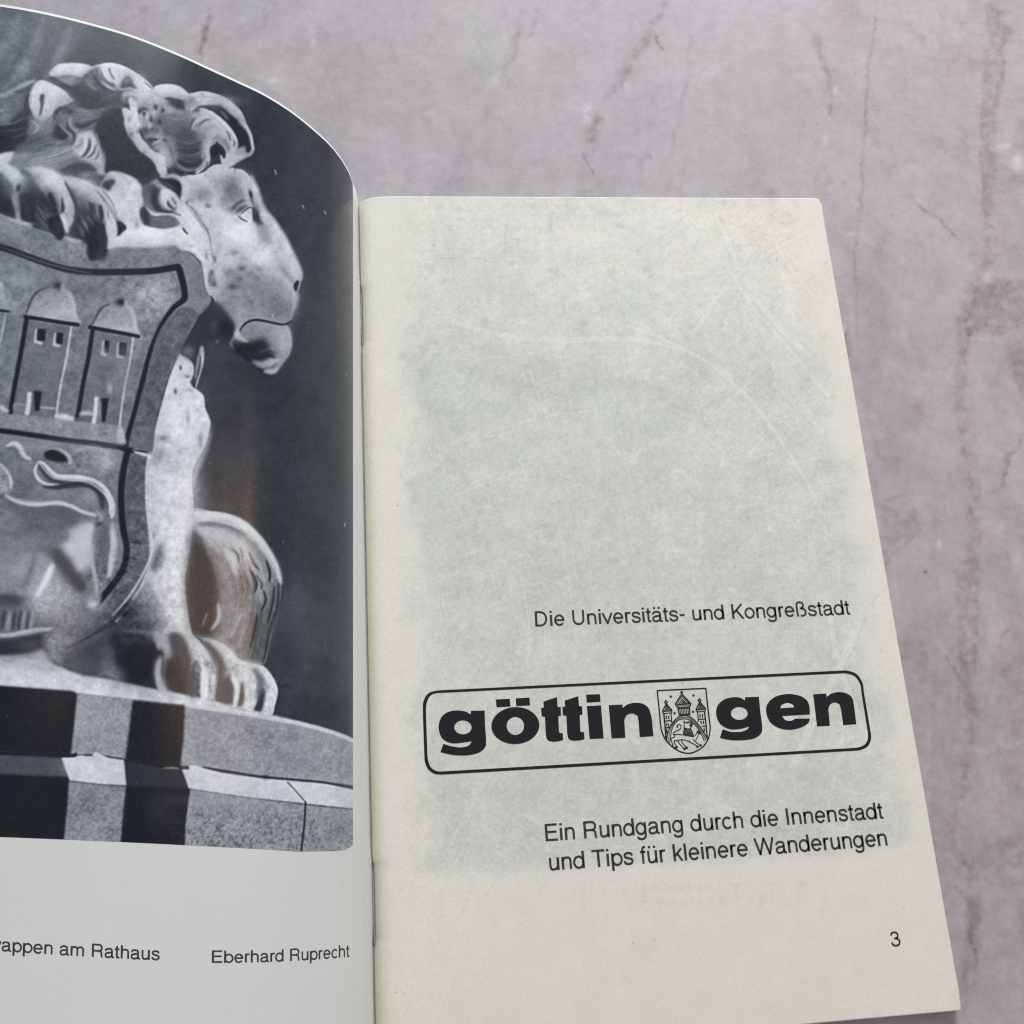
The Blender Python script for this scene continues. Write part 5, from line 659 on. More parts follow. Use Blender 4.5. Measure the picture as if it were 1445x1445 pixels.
    for x, y, rx, ry, a in ((829, 158, 9, 12, .6), (884, 121, 4, 7, .9), (611, 165, 4, 10, .5), (700, 115, 10, 14, .4), (440, 55, 6, 12, .55), (385, 115, 12, 8, .4), (1415, 205, 10, 5, .7), (1437, 230, 8, 12, .8), (1395, 390, 8, 8, .7), (1002, 100, 20, 10, .35), (1163, 200, 4, 8, .6), (1178, 125, 4, 8, .5), (1408, 745, 14, 6, .5), (1432, 790, 6, 14, .45), (1392, 740, 6, 8, .5), (1326, 768, 4, 8, .6), (1385, 478, 30, 4, .3), (1343, 52, 12, 5, .4), (1202, 330, 14, 4, .3), (1255, 320, 10, 12, .3)): c.blob(x, y, rx, ry, -1, a)
    c.blob(1430, 1260, 130, 260, 1, .10); c.blob(1300, 1000, 70, 160, 1, .05); c.blob(1440, 1000, 60, 140, 1, .06)  # broad darker areas towards the lower right
    c.a = np.clip(c.a, -.5, 1)

def paint_show_through_shade(c, b):                                       # c: grey of the map behind plus a painted soft shadow, b: their blue-green
    r = np.random.default_rng(21); f = lambda cell, seed, o=3: c.fbm(cell, seed, o)
    yy, xx = np.mgrid[0:c.h, 0:c.w]; X, Y = xx + 490.0, yy + 260.0
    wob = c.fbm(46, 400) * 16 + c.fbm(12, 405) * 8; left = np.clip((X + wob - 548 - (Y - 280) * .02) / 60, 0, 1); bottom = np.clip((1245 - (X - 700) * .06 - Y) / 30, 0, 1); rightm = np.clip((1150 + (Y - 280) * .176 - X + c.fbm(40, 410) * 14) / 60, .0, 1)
    reg = left * bottom * rightm; band = .22 + .25 * np.clip((Y - 330) / 120, 0, 1) + .45 * np.clip((Y + c.fbm(30, 420) * 12 - (X - 540) * .04 - 440) / 50, 0, 1)  # band step paints a soft cast shadow into the show-through tint
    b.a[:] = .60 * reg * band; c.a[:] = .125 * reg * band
    # a fine street map in reverse: pale streets with thin grey kerbs, small blocks
    def street(p, w, al):
        p = np.array(p, float); d = np.gradient(p, axis=0); d /= np.linalg.norm(d, axis=1)[:, None] + 1e-9; nn = np.stack([-d[:, 1], d[:, 0]], 1) * w * .55
        for k, t_ in ((c, .0), (b, .12)): k.stroke(p.tolist(), w, t_, .8, al, False)
        for sgn in (-1, 1): c.stroke((p + nn * sgn).tolist(), 1.2, .28, .4, .5 * al + .08, False)
    def theta(x, y): return .10 * math.sin(x / 170.0 + 1) + .16 * math.sin(y / 140.0) - .05 + (.85 if x > 930 + (y - 300) * .15 and y < 640 else 0) + (.5 if y > 900 and x < 800 else 0)
    def walk(x, y, turn, n, st):
        q = [(x, y)]
        for i in range(n): a = theta(x, y) + turn; x += math.cos(a) * st; y += math.sin(a) * st; q.append((x, y))
        return q
    for i in range(900):
        x, y = r.uniform(560, 1230), r.uniform(285, 1225); n = int(r.uniform(3, 9)); street(walk(x, y, (0 if r.random() < .55 else math.pi / 2) + r.normal(0, .06), n, r.uniform(9, 20)), r.uniform(1.6, 3.6), r.uniform(.25, .65))
    for p, w in (([(640, 455), (720, 475), (800, 480), (880, 478), (960, 492), (1030, 530)], 9), ([(1010, 300), (1040, 370), (1080, 440), (1130, 490)], 9), ([(980, 470), (1020, 410), (1080, 360), (1150, 322)], 8), ([(1075, 300), (1110, 370), (1160, 430)], 8), ([(1028, 380), (1060, 430), (1120, 500), (1170, 560)], 7), ([(870, 455), (940, 480), (1010, 520), (1080, 590), (1150, 700)], 6), ([(1240, 820), (1215, 870), (1190, 930), (1150, 1010), (1120, 1080)], 12), ([(1170, 860), (1185, 940), (1230, 1060)], 9)): street(p, w, .6)
    for i in range(1100):
        x, y = r.uniform(555, 1230), r.uniform(285, 1228); a = theta(x, y) + r.normal(0, .08); l, h = r.uniform(3, 20), r.uniform(2.5, 10); ca, sa = math.cos(a), math.sin(a); q = [(x + u * ca - v * sa, y + u * sa + v * ca) for u, v in ((-l / 2, -h / 2), (l / 2, -h / 2), (l / 2, h / 2), (-l / 2, h / 2))]; k = r.random()
        if k < .3: c.poly(q, .0, .8, r.uniform(.2, .6), False); b.poly(q, .15, .8, r.uniform(.2, .6), False)
        elif k < .75: c.poly(q, .23, .5, r.uniform(.2, .6), False)
        else: b.poly(q, .9, .9, r.uniform(.2, .5), False)
    for q in ([(712, 470), (742, 465), (735, 500), (712, 505)], [(612, 550), (645, 548), (640, 565), (610, 562)], [(680, 545), (730, 545), (725, 566), (680, 566)], [(770, 480), (800, 478), (795, 495), (768, 493)], [(500, 780), (500, 781), (501, 781)]): c.poly(q, -.01, 1.5, .4, False); b.poly(q, .05, 1.5, .5, False)
    for q in ([(560, 690), (600, 670), (640, 700), (615, 760), (570, 740)], [(545, 775), (600, 785), (640, 800), (600, 805), (550, 795)], [(590, 520), (700, 530), (760, 560), (700, 610), (610, 600)], [(870, 400), (930, 410), (950, 440), (900, 445), (870, 430)], [(860, 420), (900, 430), (930, 455), (880, 450)], [(1010, 475), (1025, 475), (1024, 495), (1008, 492)], [(1060, 490), (1080, 490), (1078, 515), (1058, 512)], [(850, 530), (980, 560), (950, 620), (850, 600)]): b.poly(q, .95, 4, .55); c.poly(q, .12, 4, .5)
    for pts in ([(1165, 662), (1185, 655), (1203, 668), (1200, 690), (1182, 694)], [(1182, 694), (1206, 700), (1212, 722), (1196, 734), (1174, 728)]): b.stroke(pts, 13, .9, 2.5, .5); c.stroke(pts, 13, .12, 2.5, .5)
    for cx, cy in ((880, 690), (900, 690), (878, 630)): b.blob(cx, cy, 6, 6, .9, .6)
    for x0, y0, n in ((900, 1262, 22), (930, 1280, 12)):            # two faint lines of type from the page behind
        for i in range(n):
            x = x0 + i * 14 + r.uniform(-1, 1); y = y0 - i * .9; c.poly([(x, y), (x + r.uniform(5, 11), y - 1), (x + r.uniform(5, 11), y - r.uniform(8, 13)), (x, y - 9)], .10, 1.6, .5, False)
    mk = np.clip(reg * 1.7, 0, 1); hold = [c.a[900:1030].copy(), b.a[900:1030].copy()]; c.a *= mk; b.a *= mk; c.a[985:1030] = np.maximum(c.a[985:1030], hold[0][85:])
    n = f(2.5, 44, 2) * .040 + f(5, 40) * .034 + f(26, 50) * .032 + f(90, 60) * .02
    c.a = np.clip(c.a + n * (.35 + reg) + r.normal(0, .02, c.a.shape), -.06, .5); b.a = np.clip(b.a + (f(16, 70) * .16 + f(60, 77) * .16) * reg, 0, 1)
    for i in range(60):
        x, y = r.uniform(540, 1300), r.uniform(300, 1420); c.blob(x, y, r.uniform(.8, 1.5), r.uniform(.8, 1.5), .6, .7)
# ================================================================ the stone-look surface under the booklet
TABLE_Z = -0.0026
def tabletop():
    c = Canvas(-40, -40, 1490, 1490, 0.0); c.tx, c.ty, c.ts = 0.0, 0.0, 1.0
    pk = Canvas(-40, -40, 1490, 1490, 0.0); pk.tx, pk.ty, pk.ts = 0.0, 0.0, 1.0
    paint_table(c, pk)
    g = lambda lo, a, b, hi, n: np.concatenate([lo + (a - lo) * (1 - (1 - np.linspace(0, 1, 24)[:-1]) ** 2.5), np.linspace(a, b, n), b + (hi - b) * np.linspace(0, 1, 24)[1:] ** 2.5])
    X = g(-0.9, -0.14, 0.20, 1.0, 820); Y = g(-0.8, -0.05, 0.34, 1.1, 940)
    P = np.stack(np.meshgrid(X, Y, indexing='ij'), -1).reshape(-1, 2); P = np.column_stack([P, np.full(len(P), TABLE_Z)])
    q = to_px(P); d = ((P - C_) @ R_)[:, 2] < -.02
    w1, w2 = c.fbm(14, 300), c.fbm(14, 310); w3, w4 = c.fbm(4, 320, 2), c.fbm(4, 330, 2)     # ragged, hand-poured edges
    yy, xx = np.mgrid[0:c.h, 0:c.w]; jx = np.clip(xx + w1 * 2.4 + w3 * 1.3, 0, c.w - 1).astype(int); jy = np.clip(yy + w2 * 2.4 + w4 * 1.3, 0, c.h - 1).astype(int); br = np.clip(.85 + .55 * c.fbm(8, 340) + .35 * c.fbm(34, 350), .1, 1.7)
    c.a = c.a[jy, jx] * br; pk.a = pk.a[jy, jx] * np.clip(br, .3, 1.4)
    def sample(a):
        x = np.clip(q[:, 0] + 40, 0, c.w - 1.001); y = np.clip(q[:, 1] + 40, 0, c.h - 1.001); i, j = x.astype(int), y.astype(int); fx, fy = x - i, y - j
        v = (a[j, i] * (1 - fx) + a[j, i + 1] * fx) * (1 - fy) + (a[j + 1, i] * (1 - fx) + a[j + 1, i + 1] * fx) * fy
        e = np.maximum(np.maximum(-25 - q[:, 0], q[:, 0] - 1475), np.maximum(-25 - q[:, 1], q[:, 1] - 1475)); return np.where(d, v * np.clip(1 - e / 14, 0, 1), 0)
    m = NT('mottled_stone'); ob = m.obj(); A = m.attr('veins')
    sep = m.n('ShaderNodeSeparateColor', {0: A}); dark, pink, lite = sep.outputs[0], sep.outputs[1], sep.outputs[2]
    n1 = m.noise(ob, 22, 6, .6, .6); n2 = m.noise(ob, 75, 6, .65, .4); n3 = m.noise(ob, 420, 3, .6); n4 = m.noise(ob, 9, 4, .6, 1.0)
    map_ = m.n('ShaderNodeMapping', {'Vector': ob, 'Scale': (1, .35, 1)}).outputs[0]; n5 = m.noise(map_, 130, 5, .6, .3)
    v = m.math('ADD', m.math('MULTIPLY', m.math('SUBTRACT', n1, .5), .34), m.math('MULTIPLY', m.math('SUBTRACT', n2, .5), .56))
    n6 = m.ramp(m.noise(ob, 210, 5, .62, .8), .36, .64, -.5, .5); n7 = m.noise(ob, 1400, 3, .6)
    v = m.math('ADD', v, m.math('MULTIPLY', m.math('SUBTRACT', n3, .5), .22)); v = m.math('ADD', v, m.math('MULTIPLY', n6, .11)); v = m.math('ADD', v, m.math('MULTIPLY', m.math('SUBTRACT', n7, .5), .14)); v = m.math('ADD', v, m.math('MULTIPLY', m.math('SUBTRACT', n5, .5), .30))
    v = m.math('ADD', v, m.math('MULTIPLY', lite, .55)); v = m.math('SUBTRACT', v, m.math('MULTIPLY', dark, .80)); v = m.math('ADD', v, 1.0)
    base = m.mix(m.ramp(n4, .35, .65), (0.398, 0.378, 0.415), (0.402, 0.384, 0.398)); base = m.mix(m.ramp(n1, .52, .72, 0, .5), base, (0.37, 0.37, 0.37))
    base = m.mix(m.math('MULTIPLY', pink, .75), base, (0.37, 0.31, 0.33))
    comb = m.n('ShaderNodeCombineColor', {0: v, 1: v, 2: v}).outputs[0]
    mat = m.out(m.mix(1.0, base, comb, 'MULTIPLY'), m.ramp(n2, .3, .7, .48, .62), .3, m.math('ADD', n3, m.math('MULTIPLY', n2, .6)), 1e-4, .25)
    o = mesh_obj('tabletop', P, grid_faces(len(X), len(Y)), mat)
    colour_attr(o, 'veins', np.stack([sample(c.a), sample(pk.a), sample(np.maximum(-c.a, 0))], 1).clip(0, 1))
    o['label'] = 'pinkish grey mottled stone surface under the booklet'; o['category'] = 'surface'; o['kind'] = 'structure'
    return o
tabletop()

# ================================================================ the booklet
book = bpy.data.objects.new('booklet', None); S.collection.objects.link(book); book.empty_display_size = .02
book['label'] = 'open stapled guide booklet with a lion statue picture on its raised left page'; book['category'] = 'booklet'

# profile of the raised left half: x, z along the sheet, measured from the gutter
PROF = np.array([(0, -2.3), (-.25, 2), (-1.0, 6.8), (-1.9, 11.6), (-3.9, 17.7), (-7.0, 24.0), (-13.2, 33.0), (-19.3, 39.5), (-25.2, 44.0), (-29.9, 47.4), (-36.6, 52.2), (-44.6, 57.0), (-52.7, 60.4), (-60.6, 63.0), (-68.7, 64.8), (-78, 65.8), (-90, 65.6), (-104, 63.4)]) / 1000
def _prof():
    q = Canvas.spline(PROF, False, 24); s = np.r_[0, np.cumsum(np.hypot(*np.diff(q, axis=0).T))]; return s, q
_s, _q = _prof()
STAPLES = ((on_plane([(509, 482)])[0, 1], on_plane([(508, 399)])[0, 1]), (on_plane([(528, 1336)])[0, 1], on_plane([(524, 1219)])[0, 1]))
def pinch(y):                                                      # the fold steps sideways where a staple holds it
    g = 0 * np.asarray(y, float)
    for a, b in STAPLES: g = g + .0004 / (1 + np.exp(np.clip((np.abs(y - (a + b) / 2) - (b - a) / 2) / .0005, -40, 40)))
    return g
def left_pt(s, y, off=0.0):                                        # s along the sheet from the gutter, y up the page, off along its upper side
    s = np.asarray(s, float); x = np.interp(s, _s, _q[:, 0]) + pinch(y) * np.exp(-s / .003); z = np.interp(s, _s, _q[:, 1]); e = 4e-4
    tx = np.interp(s + e, _s, _q[:, 0]) - np.interp(np.maximum(s - e, 0), _s, _q[:, 0]); tz = np.interp(s + e, _s, _q[:, 1]) - np.interp(np.maximum(s - e, 0), _s, _q[:, 1])
    l = np.hypot(tx, tz) + 1e-12; Y = y + 0 * s + 0.075 * np.maximum(s - .012, 0) * (1 - y / L)
    return np.stack([x + off * tz / l, Y, z - off * tx / l], -1)
def left_uv(px):                                                   # photo pixel -> (s, y) on the raised sheet
    px = np.atleast_2d(np.asarray(px, float)); ss = np.linspace(0.0005, 0.128, 3000); out = []
    X = np.interp(ss, _s, _q[:, 0]); Z = np.interp(ss, _s, _q[:, 1])
    for v in ray(px):
        t = (Z - C_[2]) / v[2]; e = C_[0] + v[0] * t - X; k = np.where(np.diff(np.sign(e)))[0]
        k = k[-1] if len(k) else int(np.abs(e).argmin()); s = ss[k]; Y = C_[1] + v[1] * t[k]; a = 0.075 * max(s - .012, 0); out.append((s, (Y - a) / (1 - a / L)))
    return np.array(out)

def paper(name, col, rough=.62, spec=.25, grain=1.0, attr=None):
    m = NT(name); ob = m.obj(); n = m.noise(ob, 1700, 4, .75); n2 = m.noise(ob, 160, 4, .6)
    f = m.math('ADD', m.math('MULTIPLY', m.math('SUBTRACT', n, .5), .14 * grain), m.math('MULTIPLY', m.math('SUBTRACT', n2, .5), .07 * grain)); f = m.math('ADD', f, 1.0)
    comb = m.n('ShaderNodeCombineColor', {0: f, 1: f, 2: f}).outputs[0]
    return m.out(m.mix(1.0, m.attr(attr) if attr else col, comb, 'MULTIPLY'), rough, spec, n, 5e-5, .35 + .25 * (grain > .9))
M_coat = paper('coated_paper', (0.625, 0.655, 0.66), .42, .4, .45)
M_body = paper('book_paper', (0.72, 0.715, 0.66), .7, .2, 1.0)
M_right = paper('show_through_shade_paper', (0, 0, 0), .72, .2, 1.0, 'tint')
_m = NT('printing_ink'); M_ink = _m.out(_m.mix(_m.ramp(_m.noise(_m.obj(), 4200, 3, .6), .45, .75, 0, .25), (0.026, 0.025, 0.028), (.20, .19, .19)), .5, .35)
_m = NT('black_ink'); M_black = _m.out(_m.mix(_m.ramp(_m.noise(_m.obj(), 5200, 3, .65), .48, .74, 0, .20), (0.008, 0.008, 0.011), (.13, .11, .10)), .5, .22)
_m = NT('staple_steel'); M_steel = _m.out((.16, .15, .14), .45, .5); _m.b.inputs['Metallic'].default_value = 1.0
M_cover = paper('cover_card', (0.60, 0.62, 0.60), .45, .4, .4)

def sheet(name, pts, nu, nv, mat, parent, thick=9e-5):             # a curved sheet with real thickness; pts(off) -> (nu*nv, 3)
    a, b = pts(0.0), pts(-thick); f = grid_faces(nu, nv); n = nu * nv
    idx = np.arange(n).reshape(nu, nv); loop = np.concatenate([idx[:-1, 0], idx[-1, :-1], idx[::-1, -1][:-1], idx[0, ::-1][:-1]]); nx = np.roll(loop, -1)
    rim = np.stack([loop, loop + n, nx + n, nx], 1)
    return mesh_obj(name, np.vstack([a, b]), np.vstack([f, f[:, ::-1] + n, rim]), mat, parent)
SL = _s[-1] - .001
def left_sheet(name, off, mat, dy=0.0, ds=0.0, thick=9e-5, nu=150, nv=40):
    u = SL * np.linspace(0, 1, nu) ** 1.3 + 0.0; u[-1] += ds; v = np.linspace(0, L, nv); U, V = np.meshgrid(u, v, indexing='ij'); U, V = U.ravel(), V.ravel()
    return sheet(name, lambda o: left_pt(U, V + dy, off + o), nu, nv, mat, book, thick)
left_page = left_sheet('left_page', 0.0, M_coat); left_page['label'] = 'raised glossy left page with a lion statue picture'
for k in range(5): left_sheet('inner_leaf', -.00016 - .00016 * k, M_body, dy=(-.0001, .0001, -.0002, 0, -.0001)[k], ds=-.0004 * k)
left_sheet('cover', -.00105, M_cover, thick=2.2e-4)

# ---- the printed picture on the left page
def print_picture():
    c = paint_lion(); nu, nv = 640, 1080
    ed = left_uv([(498, 285), (498, 420), (498, 600), (498, 900), (498, 1185)]); bo = left_uv([(497, 1193), (487, 1199.5), (470, 1201), (418, 1201.6), (342, 1201), (228, 1196.6), (106, 1189), (0, 1181.4)])
    smax = SL - .004; t = np.linspace(0, 1, nu); v = np.linspace(0, 1, nv); top = L - 0.0006
    T_, V_ = np.meshgrid(t, v, indexing='ij'); yb0 = bo[3:, 1].mean()
    e_s = np.interp(yb0 + V_ * (top - yb0), ed[::-1, 1], ed[::-1, 0]); s_ = e_s + T_ ** 1.15 * (smax - e_s)
    o_ = np.argsort(bo[:, 0]); sl = np.polyfit(bo[3:, 0], bo[3:, 1], 1); yb = np.where(s_ > bo[3, 0], np.polyval(sl, s_) + bo[3, 1] - np.polyval(sl, bo[3, 0]), np.interp(s_, bo[o_, 0], bo[o_, 1]))
    y_ = yb + V_ * (top - yb); P = left_pt(s_.ravel(), y_.ravel(), 2.5e-5); q = to_px(P)
    x = np.clip(q[:, 0] - c.x0 - .5, 0, c.w - 1.001); y = np.clip(q[:, 1] - c.y0 - .5, 0, c.h - 1.001); i, j = x.astype(int), y.astype(int); fx, fy = x - i, y - j; a = c.a
    g = (a[j, i] * (1 - fx) + a[j, i + 1] * fx) * (1 - fy) + (a[j + 1, i] * (1 - fx) + a[j + 1, i + 1] * fx) * fy
    rgb = lin(np.stack([g - 7, g, g + 8], 1)) * PRINT_GAIN
    m = NT('halftone_print'); ob = m.obj(); n = m.noise(ob, 1200, 3, .6)
    mat = m.out(m.attr('ink'), m.ramp(n, .3, .7, .22, .27), .26, n, 2e-5, .25)
    o = mesh_obj('printed_picture', P, grid_faces(nu, nv)[:, ::-1], mat, left_page); colour_attr(o, 'ink', rgb.clip(0, 1))  # ink colours include the painted glare
    o['label'] = 'black and white picture of a stone lion holding a shield with towers'
PRINT_GAIN = 1.12
print_picture()

# ---- right half: page, leaves below, cover
def gutter(y): return 0.00035 + pinch(y)
def right_z(x): return -0.0018 * np.exp(-np.maximum(x, 0) / .0021) - .0004 * np.exp(-np.maximum(x, 0) / .0045)
def right_sheet(name, off, mat, dx=0.0, dy=0.0, thick=9e-5, nu=60, nv=60, tint=False, rc=0.0013):
    t = np.linspace(0, 1, nu) ** 1.6 if not tint else np.concatenate([np.linspace(0, .06, 40)[:-1], np.linspace(.06, 1, nu - 39)]); v = np.linspace(0, 1, nv); T_, V_ = np.meshgrid(t, v, indexing='ij'); T_, V_ = T_.ravel(), V_.ravel()
    y = V_ * L; g = gutter(y); x = g + T_ * (W + dx - g)
    top = np.clip((x - (W + dx - rc)) / rc, 0, 1); ymax = L + dy - rc * (1 - np.sqrt(np.maximum(0, 1 - top ** 2))) - .0010 * np.exp(-(x - .0003) / .0018); bot = .00035 * (1 - np.sqrt(np.maximum(0, 1 - np.clip((x - (W + dx - .0004)) / .0004, 0, 1) ** 2)))
    yy = bot + V_ * (ymax - bot); z = right_z(x - g) + off
    f = lambda o: np.stack([x, yy, z + o], 1)
    ob = sheet(name, f, nu, nv, mat, book, thick)
    if tint: return ob, np.stack([x, yy, z], 1)
    return ob
def right_page_obj():
    o, P = right_sheet('right_page', 0.0, M_right, nu=560, nv=760, tint=True)
    c = Canvas(490, 260, 1380, 1460, 0.0); b = Canvas(490, 260, 1380, 1460, 0.0)
    for k in (c, b): k.tx, k.ty, k.ts = 0.0, 0.0, 1.0
    paint_show_through_shade(c, b); q = to_px(P); n = len(P)
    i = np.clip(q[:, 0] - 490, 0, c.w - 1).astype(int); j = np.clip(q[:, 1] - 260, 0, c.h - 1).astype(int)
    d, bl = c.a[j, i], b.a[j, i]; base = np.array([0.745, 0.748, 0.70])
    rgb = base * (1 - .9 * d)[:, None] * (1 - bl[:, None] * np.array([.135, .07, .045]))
    x = P[:, 0]; shade_and_age = (np.exp(-(x / .0022) ** 2)[:, None] * np.array([0.18, .215, .30]) + np.exp(-x / .007)[:, None] * np.array([.0, .010, .05])) + np.exp(-np.abs(W - x) / .004)[:, None] * np.array([.0, .015, .06])  # gutter shade painted into the paper colour, plus yellowing of the margins
    shade_and_age = shade_and_age + np.exp(-P[:, 1] / .032)[:, None] * np.array([.0, .018, .045]); rgb = rgb * (1 - shade_and_age); colour_attr(o, 'tint', np.vstack([rgb, rgb]).clip(0, 1)); o['label'] = 'flat yellowed right page with a town logo and map showing through'  # foot of the page tinted warmer
    return o
right_page = right_page_obj()
for k in range(6): right_sheet('inner_leaf', -.00016 - .00022 * k, M_body, dx=(.0003, .0001, .0004, .0002, .0003, .0001)[k], dy=(-.0001, -.0002, -.0001, -.0003, -.0001, -.0002)[k])
right_sheet('cover', -.0017, M_cover, dx=.0003, thick=2.4e-4)
for a, b in STAPLES:
    r, n = .00024, 10; path = np.array([(.0001, a, -.0022), (.0001, a + .0001, -.0015), (.0001, a + .0006, -.0013), (.0001, b - .0006, -.0013), (.0001, b - .0001, -.0015), (.0001, b, -.0022)]); V = []
    for k, p in enumerate(path):
        t = path[min(k + 1, 5)] - path[max(k - 1, 0)]; t /= np.linalg.norm(t); s1 = np.array([1, 0, 0]); s2 = np.cross(t, s1)
        V += [p + r * (math.cos(h) * s1 + math.sin(h) * s2) for h in np.arange(n) * 2 * math.pi / n]
    mesh_obj('staple', V, [(k * n + h, k * n + (h + 1) % n, (k + 1) * n + (h + 1) % n, (k + 1) * n + h) for k in range(5) for h in range(n)], M_steel, book)

# ================================================================ lettering
def arc(cx, cy, rx, ry, a0, a1, n=14): return [(cx + rx * math.cos(math.radians(a)), cy + ry * math.sin(math.radians(a))) for a in np.linspace(a0, a1, n)]
def sp(*p): return [tuple(x) for x in Canvas.spline(np.array(p, float), False, 6)]
DOT = lambda x: [[(x, 628), (x, 718)]]
G = {'D': (722, [[(121, 0), (121, 718)], [(121, 680), (320, 680)] + arc(320, 359, 285, 321, 90, -90) + [(121, 38)]]), 'E': (667, [[(126, 0), (126, 718)], [(126, 678), (612, 678)], [(126, 378), (580, 378)], [(126, 40), (618, 40)]]), 'I': (278, [[(139, 0), (139, 718)]]),
     'K': (667, [[(120, 0), (120, 718)], [(600, 718), (140, 262)], [(300, 415), (610, 0)]]), 'R': (722, [[(124, 0), (124, 718)], [(124, 680), (430, 680)] + arc(430, 511, 168, 169, 90, -90) + [(124, 342)], sp((430, 342), (540, 310), (580, 220), (590, 90), (625, 0))]),
     'T': (611, [[(22, 678), (590, 678)], [(306, 0), (306, 678)]]), 'U': (722, [[(124, 718)] + arc(361, 270, 237, 236, 180, 360) + [(598, 718)]]), 'W': (944, [[(52, 718), (252, 20), (472, 700), (692, 20), (892, 718)]]),
     'a': (556, [sp((82, 365), (110, 440), (180, 483), (270, 490), (370, 470), (420, 400), (424, 320)) + sp((424, 310), (424, 110), (440, 45), (490, 34), (535, 42)), sp((424, 310), (340, 285), (220, 270), (110, 225), (78, 145), (110, 60), (200, 26), (310, 44), (400, 110), (424, 190))]),
     'b': (556, [[(100, 0), (100, 718)], arc(300, 258, 205, 232, 0, 360, 26)]), 'c': (500, [arc(268, 258, 195, 232, 42, 318, 20)]), 'd': (556, [[(456, 0), (456, 718)], arc(256, 258, 205, 232, 0, 360, 26)]), 'e': (556, [[(84, 262), (476, 262)] + arc(278, 258, 200, 232, 2, 322, 24)]),
     'f': (278, [[(132, 0), (132, 580)] + sp((132, 580), (148, 655), (205, 686), (265, 680)), [(14, 488), (262, 488)]]), 'g': (556, [arc(252, 262, 200, 228, 0, 360, 26), [(448, 523), (448, 20)] + sp((448, 0), (425, -115), (330, -176), (215, -178), (120, -140), (88, -70))]),
     'h': (556, [[(108, 0), (108, 718)], sp((108, 320), (135, 420), (210, 478), (305, 486), (400, 460), (444, 380), (448, 300)) + [(448, 0)]]), 'i': (222, [[(111, 0), (111, 523)]] + DOT(111)), 'k': (500, [[(108, 0), (108, 718)], [(440, 523), (130, 215)], [(235, 320), (452, 0)]]), 'l': (222, [[(111, 0), (111, 718)]]),
     'm': (833, [[(108, 0), (108, 523)], sp((108, 330), (135, 420), (200, 478), (280, 486), (360, 460), (412, 380), (416, 300)) + [(416, 0)], sp((416, 330), (440, 420), (510, 478), (590, 486), (670, 460), (722, 380), (726, 300)) + [(726, 0)]]),
     'n': (556, [[(108, 0), (108, 523)], sp((108, 320), (135, 420), (210, 478), (305, 486), (400, 460), (444, 380), (448, 300)) + [(448, 0)]]), 'o': (556, [arc(278, 258, 207, 232, 0, 360, 28)]), 'p': (556, [[(100, -207), (100, 523)], arc(300, 258, 205, 232, 0, 360, 26)]),
     'r': (333, [[(108, 0), (108, 523)], sp((108, 300), (130, 420), (200, 480), (320, 480))]), 's': (500, [sp((420, 372), (390, 450), (310, 484), (220, 486), (120, 450), (96, 372), (140, 308), (250, 272), (370, 236), (428, 160), (390, 70), (300, 32), (210, 32), (110, 70), (72, 160))]),
     't': (278, [[(132, 665), (132, 110)] + sp((132, 110), (145, 50), (195, 34), (258, 42)), [(14, 488), (255, 488)]]), 'u': (556, [[(108, 523), (108, 210)] + sp((108, 200), (130, 80), (190, 38), (265, 32), (370, 70), (430, 150), (448, 210)), [(448, 0), (448, 523)]]), 'v': (500, [[(28, 523), (250, 20), (472, 523)]]),
     'w': (722, [[(28, 523), (196, 20), (361, 500), (526, 20), (694, 523)]]), 'ß': (611, [[(108, 0), (108, 520)] + sp((108, 530), (125, 630), (200, 686), (300, 690), (400, 650), (436, 560), (410, 460), (330, 402), (260, 392)), sp((290, 394), (420, 362), (510, 280), (518, 180), (470, 70), (370, 30), (260, 42))]),
     '-': (333, [[(44, 280), (288, 280)]]), '3': (556, [sp((78, 540), (110, 630), (190, 680), (280, 682), (390, 650), (440, 545), (405, 430), (310, 382), (210, 378)), sp((290, 380), (410, 345), (480, 260), (486, 180), (430, 70), (290, 26), (170, 40), (90, 100), (62, 200))]), ' ': (278, [])}
G['ä'] = (556, G['a'][1] + DOT(165) + DOT(391)); G['ü'] = (556, G['u'][1] + DOT(165) + DOT(391))
def ribbon(p, w):
    p = np.array(p, float); p = p[np.r_[True, np.abs(np.diff(p, axis=0)).sum(1) > 1e-9]]; closed = np.abs(p[0] - p[-1]).sum() < 1e-6 and len(p) > 3; d = np.diff(p, axis=0); d /= np.linalg.norm(d, axis=1)[:, None]; nrm = np.stack([-d[:, 1], d[:, 0]], 1)
    a = np.vstack([nrm[-1:] if closed else nrm[:1], nrm]); b = np.vstack([nrm, nrm[:1] if closed else nrm[-1:]]); m = a + b; m /= np.maximum((m * m).sum(1)[:, None] / 2, .35)
    off = m * w / 2; return p + off, p - off
def split_corners(strokes):                                         # sharp corners (v, w, W) become butted bars
    out = []
    for s in strokes:
        p = np.array(s, float); p = p[np.r_[True, np.abs(np.diff(p, axis=0)).sum(1) > 1e-9]]; d = np.diff(p, axis=0); d /= np.linalg.norm(d, axis=1)[:, None]; cut = [0] + [i + 1 for i in range(len(d) - 1) if d[i] @ d[i + 1] < .05] + [len(p) - 1]
        for a, b in zip(cut[:-1], cut[1:]):
            q = p[a:b + 1].copy()
            if len(cut) > 2: q[0] -= d[a] * (20 if a else 0); q[-1] += d[b - 1] * (20 if b < len(p) - 1 else 0)
            out.append([tuple(x) for x in q])
    return out
